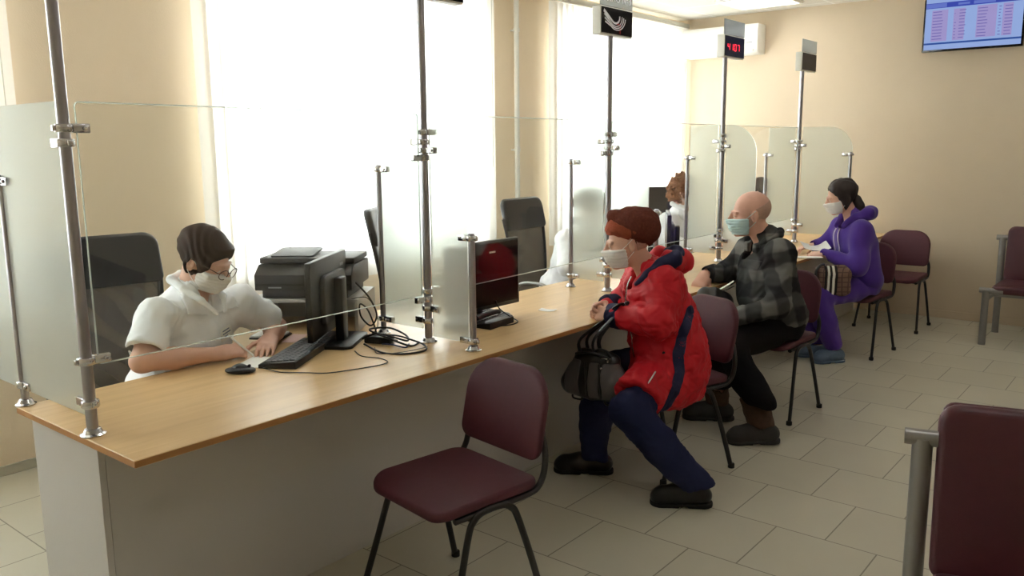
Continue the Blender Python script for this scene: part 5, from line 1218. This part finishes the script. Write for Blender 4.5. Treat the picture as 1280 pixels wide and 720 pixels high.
# checked bag on her lap, papers
bt = thing('checked_bag', 'brown checked bag with two white stripes on the lap of the purple hooded woman', 'bag', (-1.95, 6.03, 0.5))
Rb = np.array([[0.80, 0.60, 0], [-0.60, 0.80, 0], [0, 0, 1]]); BP = lambda x, y, z: V(-1.945, 6.045, 0.615)+V(x, y, z)@Rb
F = Field(); F.box(BP(0.0, 0, -0.02), V(0.115, 0.055, 0.09), Rb, 0.035, 0.03); F.cone(BP(-0.09, 0, 0.06), BP(0.05, 0, 0.055), 0.05, 0.05, 0.04); F.warp(wrinkle(0.004, 38, 61)); Fb = F
sculpt('bag_body', F, 0.0055, M['check'], bt)
for m_, xs, w in ((M['offwhite'], (-0.055, -0.02), 0.0085), (M['rubber'], (-0.076, -0.0375, -0.001), 0.008)):
    for x in xs:
        G = Field(); G.field(Fb, 0.003, 0); G.box(BP(x, -0.06, 0.0), V(w, 0.06, 0.105), Rb, 0.002, 0, 'i'); sculpt('stripe', G, 0.0045, m_, bt, label='white stripe' if m_ is M['offwhite'] else 'black stripe')
wtube('handle', [BP(-0.07, 0, 0.09), BP(-0.085, -0.02, 0.115), BP(-0.12, -0.03, 0.10), BP(-0.14, -0.03, 0.05), BP(-0.13, -0.03, 0.0)], 0.009, M['darkgrey'], bt)
sheet('white paper held on edge by the purple hooded woman', (-2.20, 6.36, 0.80), 0.64, 0.2, 0.14, curl=0.02, rx=0.25)
sheet('white folded leaflet under the hand of the purple hooded woman', (-2.165, 6.12, Z0), 0.62, 0.19, 0.10, curl=0.004, name='leaflet', cat='leaflet', thick=0.004)

# ---- employees behind the counter
def employee(label, pel, head, FT, FH, arms, hair_m, h, skin='skin', hair='bun', coat=True, long_sleeve=False, mask=True, sleeve=0.78, s=1.0, fine=False):
    pel = np.asarray(pel, float); head = np.asarray(head, float); FT = unit(FT); RT = frame(FT); RH = frame(FH)
    hb = head-RH[2]*0.085-RH[1]*0.025
    ch = pel*0.36+hb*0.64+V(0, 0, -0.03)
    J = dict(head=head, neck=hb+V(0, 0, -0.035), chest=ch, pelvis=pel, RT=RT); J.update({k: np.asarray(v, float) for k, v in arms.items()})
    for q, sg in (('L', 1), ('R', -1)):
        J['hip'+q] = pel+RT[0]*sg*0.09+FT*0.03-V(0, 0, 0.02); J['kn'+q] = pel+RT[0]*sg*0.13+FT*0.42-V(0, 0, 0.06); J['an'+q] = pel*V(1, 1, 0)+RT[0]*sg*0.13+FT*0.36+V(0, 0, 0.11); J['to'+q] = J['an'+q]+FT*0.13
    t = person(label, J)
    hf, P = head_field(head, RH, s)
    F = Field(); body_limbs(F, J, 1.08 if fine else 1.0); F.cone(P(0, -0.025, -0.05), J['neck']+V(0, 0, -0.02), 0.052, 0.062, 0.03); F.field(hf, 0, 0.02)
    hd = arms.get('hands')
    for q in 'LR':
        d, n, tt, cu_, th = J['hd'+q]
        hand_ops(F, J['wr'+q], d, n, tt, cu_, 0.97, thumb=th)
    sculpt('body', F, h, M[skin], t); eyes(P, RH, s, t)
    if mask: mask_part(P, RH, hf, s, M['mask'], t, h)
    # hair
    F = Field()
    if hair == 'curly':
        F.ell(P(0, -0.03, 0.05), V(0.096, 0.105, 0.105), RH); F.ell(P(0, -0.06, -0.015), V(0.092, 0.075, 0.08), RH, 0.05); F.ell(P(0, 0.14, -0.03), V(0.075, 0.10, 0.09), RH, 0.01, 's')
        F.warp(wrinkle(0.018, 100, 71)); F.warp(wrinkle(0.007, 190, 72))
    else:
        F.field(hf, 0.008, 0); F.ell(P(0, -0.03, 0.055), V(0.083, 0.100, 0.085)*s, RH, 0.02)
        for q in (-1, 1): F.ell(P(q*0.074, 0.008, 0.03), V(0.012, 0.034, 0.05), RH, 0.012)
        F.ell(P(0.0, 0.066, 0.075), V(0.056, 0.030, 0.032), RH, 0.03)
        F.half(P(0, 0.0, -0.055), -RH[2]*0.8+RH[1]*0.6)
        F.ell(P(0, 0.125, -0.035), V(0.088, 0.088, 0.083), RH, 0.012, 's'); F.ell(P(-0.005, 0.12, 0.010), V(0.085, 0.062, 0.050), RH, 0.02, 's')
        for q in (-1, 1): F.ell(P(q*0.082, 0.004, -0.012), V(0.022, 0.022, 0.034), RH, 0.004, 's')
        if hair == 'bun': F.ell(P(0, -0.125, 0.0), V(0.04, 0.035, 0.045), RH, 0.02)
        cP = P(0, 0, 0); F.warp(lambda p: 0.0016*np.sin(((p-cP)@RH[2])*150+((p-cP)@RH[1])*60+6*np.sin(((p-cP)@RH[1])*25)))
    hr = sculpt('hair', F, h, M[hair_m], t)
    # trousers, shoes
    F = Field(); F.ell(pel, V(0.165, 0.13, 0.11), RT)
    for q in 'LR': F.chain([J['hip'+q], J['kn'+q]], [0.10, 0.075], 0.05); F.cone(J['kn'+q], J['an'+q], 0.075, 0.058, 0.03)
    F.half(V(0, 0, 0.09), (0, 0, -1)); sculpt('trousers', F, 0.009, M['blackcloth'], t)
    for q in 'LR': shoe('shoe', J['an'+q], J['to'+q], M['leather'], t, 0.007, 0.045, 0.08, 0.09)
    # upper garment
    F = Field(); c2 = pel*0.4+ch*0.6
    F.ell(ch+V(0, 0, 0.01), V(0.19, 0.135, 0.15), RT); F.ell(c2+FT*0.02, V(0.185, 0.155, 0.17), RT, 0.06); F.ell(pel+V(0, 0, 0.04), V(0.19, 0.155, 0.13), RT, 0.06); F.cone(J['neck']+V(0, 0, -0.02), ch, 0.075, 0.11, 0.05)
    if fine: F.ell(ch+FT*0.075+V(0, 0, -0.05), V(0.15, 0.085, 0.085), RT, 0.06)
    for q in 'LR':
        sh, el, wr = J['sh'+q], J['el'+q], J['wr'+q]
        F.cone(sh*0.75+ch*0.25, sh, 0.075, 0.072, 0.05)
        e = sh*(1-sleeve)+el*sleeve; d = unit(el-sh)
        if long_sleeve: F.cone(sh, el, 0.072, 0.062, 0.03); F.cone(el, wr*0.92+el*0.08, 0.062, 0.046, 0.03)
        else: F.cone(sh, e, 0.074, 0.074, 0.03)
    G = Field(); G.field(F, 0, 0)
    if not long_sleeve:
        for q in 'LR':
            sh, el = J['sh'+q], J['el'+q]; e = sh*(1-sleeve)+el*sleeve; d = unit(el-sh)
            G.cone(e-d*0.03, e+d*0.12, 0.060, 0.066, 0.004, 's'); G.add(lambda p, e=e, d=d: np.maximum(-((p-e)@d), np.linalg.norm(p-e-d*0.05, axis=1)-0.11), e-0.2, e+0.2, 0.003, 's')
    a0 = P(0, -0.02, -0.055); nb = J['neck']+V(0, 0, -0.05); G.cone(a0, nb, 0.058, 0.062, 0.01, 's'); G.cone(nb+FT*0.05+V(0, 0, 0.03), nb+FT*0.13+V(0, 0, -0.035), 0.036, 0.004, 0.006, 's')
    G.warp(wrinkle(0.0055, 26, 81)); G.warp(wrinkle(0.002, 60, 82)); G.half(V(0, 0, pel[2]-0.08), (0, 0, -1))
    sh_ = sculpt('white_tunic', G, max(h, 0.005), M['whitecloth'], t)
    nk = J['neck']; NP_ = lambda x, y, z: nk+V(x, y, z)@RT
    F = Field(); pts = [(0.02, 0.15, -0.10), (0.055, 0.105, -0.045), (0.078, 0.03, 0.0), (0.07, -0.045, 0.03), (0, -0.075, 0.038), (-0.07, -0.045, 0.03), (-0.078, 0.03, 0.0), (-0.055, 0.105, -0.045), (-0.02, 0.15, -0.10)]
    F.chain([NP_(*p) for p in pts], [0.007, 0.012, 0.015, 0.018, 0.018, 0.018, 0.015, 0.012, 0.007], 0.01)
    for q in (-1, 1):
        tri = [(q*0.012, -0.115), (q*0.105, -0.095), (q*0.098, -0.035), (q*0.06, 0.03), (q*0.03, -0.03)]
        def reg(p, tri=tri, q=q):
            u = (p-nk)@RT[0]; w = p[:, 2]-nk[2]; d = np.full(len(p), -9.0); n_ = len(tri)
            for k in range(n_):
                (a, b), (a2, b2) = tri[k], tri[(k+1) % n_]; L_ = math.hypot(a2-a, b2-b); sg = -q
                d = np.maximum(d, sg*((u-a)*(b2-b)-(w-b)*(a2-a))/L_*-1.0)
            return np.maximum(d, -((p-nk)@RT[1])+0.02)
        Lp = Field(); Lp.field(G, 0.010, 0); Lp.add(reg, V(-9, -9, -9), V(9, 9, 9), 0, 'i'); Lp.field(G, 0.001, 0, 's')
        F.field(Lp, 0, 0.006)
    s_ = sculpt('collar', F, max(h, 0.0045), M['whitecloth'], t); s_.parent = sh_
    return t, J, P, RH, G, RT
A1 = dict(shR=V(-3.085, 1.595, 0.935), shL=V(-3.085, 1.965, 0.935), elR=V(-2.985, 1.475, 0.80), wrR=V(-2.915, 1.755, 0.785), elL=V(-3.075, 2.135, 0.805), wrL=V(-2.955, 2.015, 0.79),
          hdR=(unit(V(0.05, 1, 0.0)), V(0.45, 0.1, 0.9), V(-0.6, 0.2, 0.6), (0.7, 0.8, 0.5), (0.6, 0.9, -0.3)), hdL=(unit(V(0.72, -0.68, -0.12)), V(0.1, 0.1, 1), V(-0.6, -0.6, 0), (0.12, 0.25, 0.2), (0.7, 0.7, -0.1)))
t, J, P, RH, G1, RT1 = employee('employee in a white polo tunic and glasses writing at the near counter', V(-3.27, 1.74, 0.57), V(-3.075, 1.812, 1.135), V(0.97, 0.16, 0), V(0.84, 0.38, -0.42), A1, 'hairbrown', 0.004, hair='short', fine=True)
# glasses
gp = None
rim = BM()
lens = BM()
for q in (-1, 1):
    c = P(q*0.034, 0.121, -0.002); ring = [c+(RH[0]*(0.0265*math.cos(a))+RH[2]*(0.020*math.sin(a))-RH[1]*(0.006*abs(math.cos(a)) if math.cos(a)*q > 0 else 0)) for a in np.linspace(0, 2*PI, 28, endpoint=False)]
    tube(rim, [tuple(p) for p in ring], 0.0016, 6, closed=True)
    lens.faces.new([lens.verts.new(tuple(p)) for p in ring])
    tube(rim, smooth_path([tuple(P(q*0.061, 0.113, 0.004)), tuple(P(q*0.076, 0.06, 0.012)), tuple(P(q*0.083, 0.0, 0.016)), tuple(P(q*0.082, -0.03, 0.0))], 5), 0.0016, 6)
tube(rim, smooth_path([tuple(P(-0.010, 0.122, 0.003)), tuple(P(0, 0.126, 0.006)), tuple(P(0.010, 0.122, 0.003))], 4), 0.0016, 6)
gl_ = obj('glasses', rim, mat('brown_spectacle_frame', (62, 40, 34), 0.3), t, world=True, smooth=60)
l_ = obj('lenses', lens, M['lens'], t, world=True, smooth=0); l_.parent = gl_
# name badge on the tunic
bc = snap_to(G1, J['chest']+RT1[0]*0.075+RT1[1]*0.25+V(0, 0, -0.03), 0.004); nB = unit(np.array([G1((bc+e)[None])[0]-G1((bc-e)[None])[0] for e in np.eye(3)*0.004])); Rn = Matrix((Vector(np.cross(V(0, 0, 1), nB)).normalized(), Vector(np.cross(nB, unit(np.cross(V(0, 0, 1), nB)))), Vector(nB))).transposed().to_4x4()
bm = BM(); box(bm, -0.042, 0.042, -0.027, 0.027, -0.001, 0.002, 0.001, mx=T(*bc) @ Rn @ RZ(0.12)); bd = obj('name_badge', bm, M['paper'], t, world=True, label='white name badge')
bm = BM()
for r, (a, b) in enumerate(((-0.03, 0.02), (-0.03, 0.03), (-0.025, 0.012))): box(bm, a, b, 0.012-0.013*r, 0.017-0.013*r, 0.002, 0.0024, mx=T(*bc) @ Rn @ RZ(0.12))
obj('badge_print', bm, M['nameprint'], t, world=True, smooth=0).parent = bd
# pen and ring
c = J['wrR']+unit(V(0.05, 1, 0))*0.085
t2 = thing('pen', 'white pen held in the writing hand of the employee', 'pen', (float(c[0]), float(c[1]), 0.79))
bm = BM(); tube(bm, [c+V(0.05, 0.035, -0.03), c+V(0.046, 0.031, -0.022), c+V(-0.025, -0.03, 0.062)], [0.001, 0.0042, 0.0042], 10); obj('barrel', bm, M['white'], t2, world=True)
bm = BM(); tube(bm, [c+V(-0.025, -0.03, 0.062), c+V(-0.0265, -0.0315, 0.0665)], 0.003, 8); obj('button', bm, M['greyplastic'], t2, world=True)

A2 = dict(shR=V(-3.235, 4.56, 0.955), shL=V(-3.25, 4.93, 0.955), elR=V(-3.14, 4.44, 0.80), wrR=V(-2.95, 4.62, 0.785), elL=V(-3.12, 5.05, 0.80), wrL=V(-2.94, 4.9, 0.785),
          hdR=(unit(V(0.8, 0.5, 0)), V(0, 0, 1), V(0, 1, 0), (0.3, 0.4, 0.3), (0.6, 0.9, -0.3)), hdL=(unit(V(0.9, -0.4, 0)), V(0, 0, 1), V(0, -1, 0), (0.2, 0.3, 0.3), (0.6, 0.9, -0.2)))
employee('employee in white mostly hidden behind the frosted partition, only a sleeve clear', V(-3.40, 4.75, 0.57), V(-3.17, 4.77, 1.16), V(1, 0.05, 0), V(0.92, 0.1, -0.3), A2, 'hairblack', 0.007, long_sleeve=True)
A3 = dict(shR=V(-3.36, 6.18, 0.955), shL=V(-3.36, 6.54, 0.955), elR=V(-3.25, 6.09, 0.78), wrR=V(-2.99, 6.19, 0.79), elL=V(-3.25, 6.61, 0.78), wrL=V(-2.99, 6.45, 0.79),
          hdR=(unit(V(0.9, 0.3, 0)), V(0, 0, 1), V(0, 1, 0), (0.3, 0.4, 0.3), (0.6, 0.9, -0.3)), hdL=(unit(V(0.9, -0.3, 0)), V(0, 0, 1), V(0, -1, 0), (0.2, 0.3, 0.3), (0.6, 0.9, -0.2)))
employee('curly auburn haired employee in white beyond the woman in red', V(-3.44, 6.36, 0.57), V(-3.305, 6.365, 1.18), V(1, 0.03, 0), V(0.97, 0.2, -0.12), A3, 'haircurly', 0.007, hair='curly', long_sleeve=True)
A4 = dict(shR=V(-3.34, 7.72, 0.90), shL=V(-3.34, 8.04, 0.90), elR=V(-3.22, 7.64, 0.77), wrR=V(-2.99, 7.72, 0.79), elL=V(-3.22, 8.08, 0.77), wrL=V(-2.99, 7.96, 0.79),
          hdR=(unit(V(0.9, 0.3, 0)), V(0, 0, 1), V(0, 1, 0), (0.3, 0.4, 0.3), (0.6, 0.9, -0.3)), hdL=(unit(V(0.9, -0.3, 0)), V(0, 0, 1), V(0, -1, 0), (0.2, 0.3, 0.3), (0.6, 0.9, -0.2)))
employee('brown haired employee in white just visible above the bald man, farthest from the camera', V(-3.42, 7.88, 0.57), V(-3.27, 7.88, 1.115), V(1, 0.0, 0), V(0.95, -0.1, -0.3), A4, 'hairbrown', 0.008, long_sleeve=True)
dup(oc, (-3.50, 4.76, 0), 0.0, 'x') if False else None
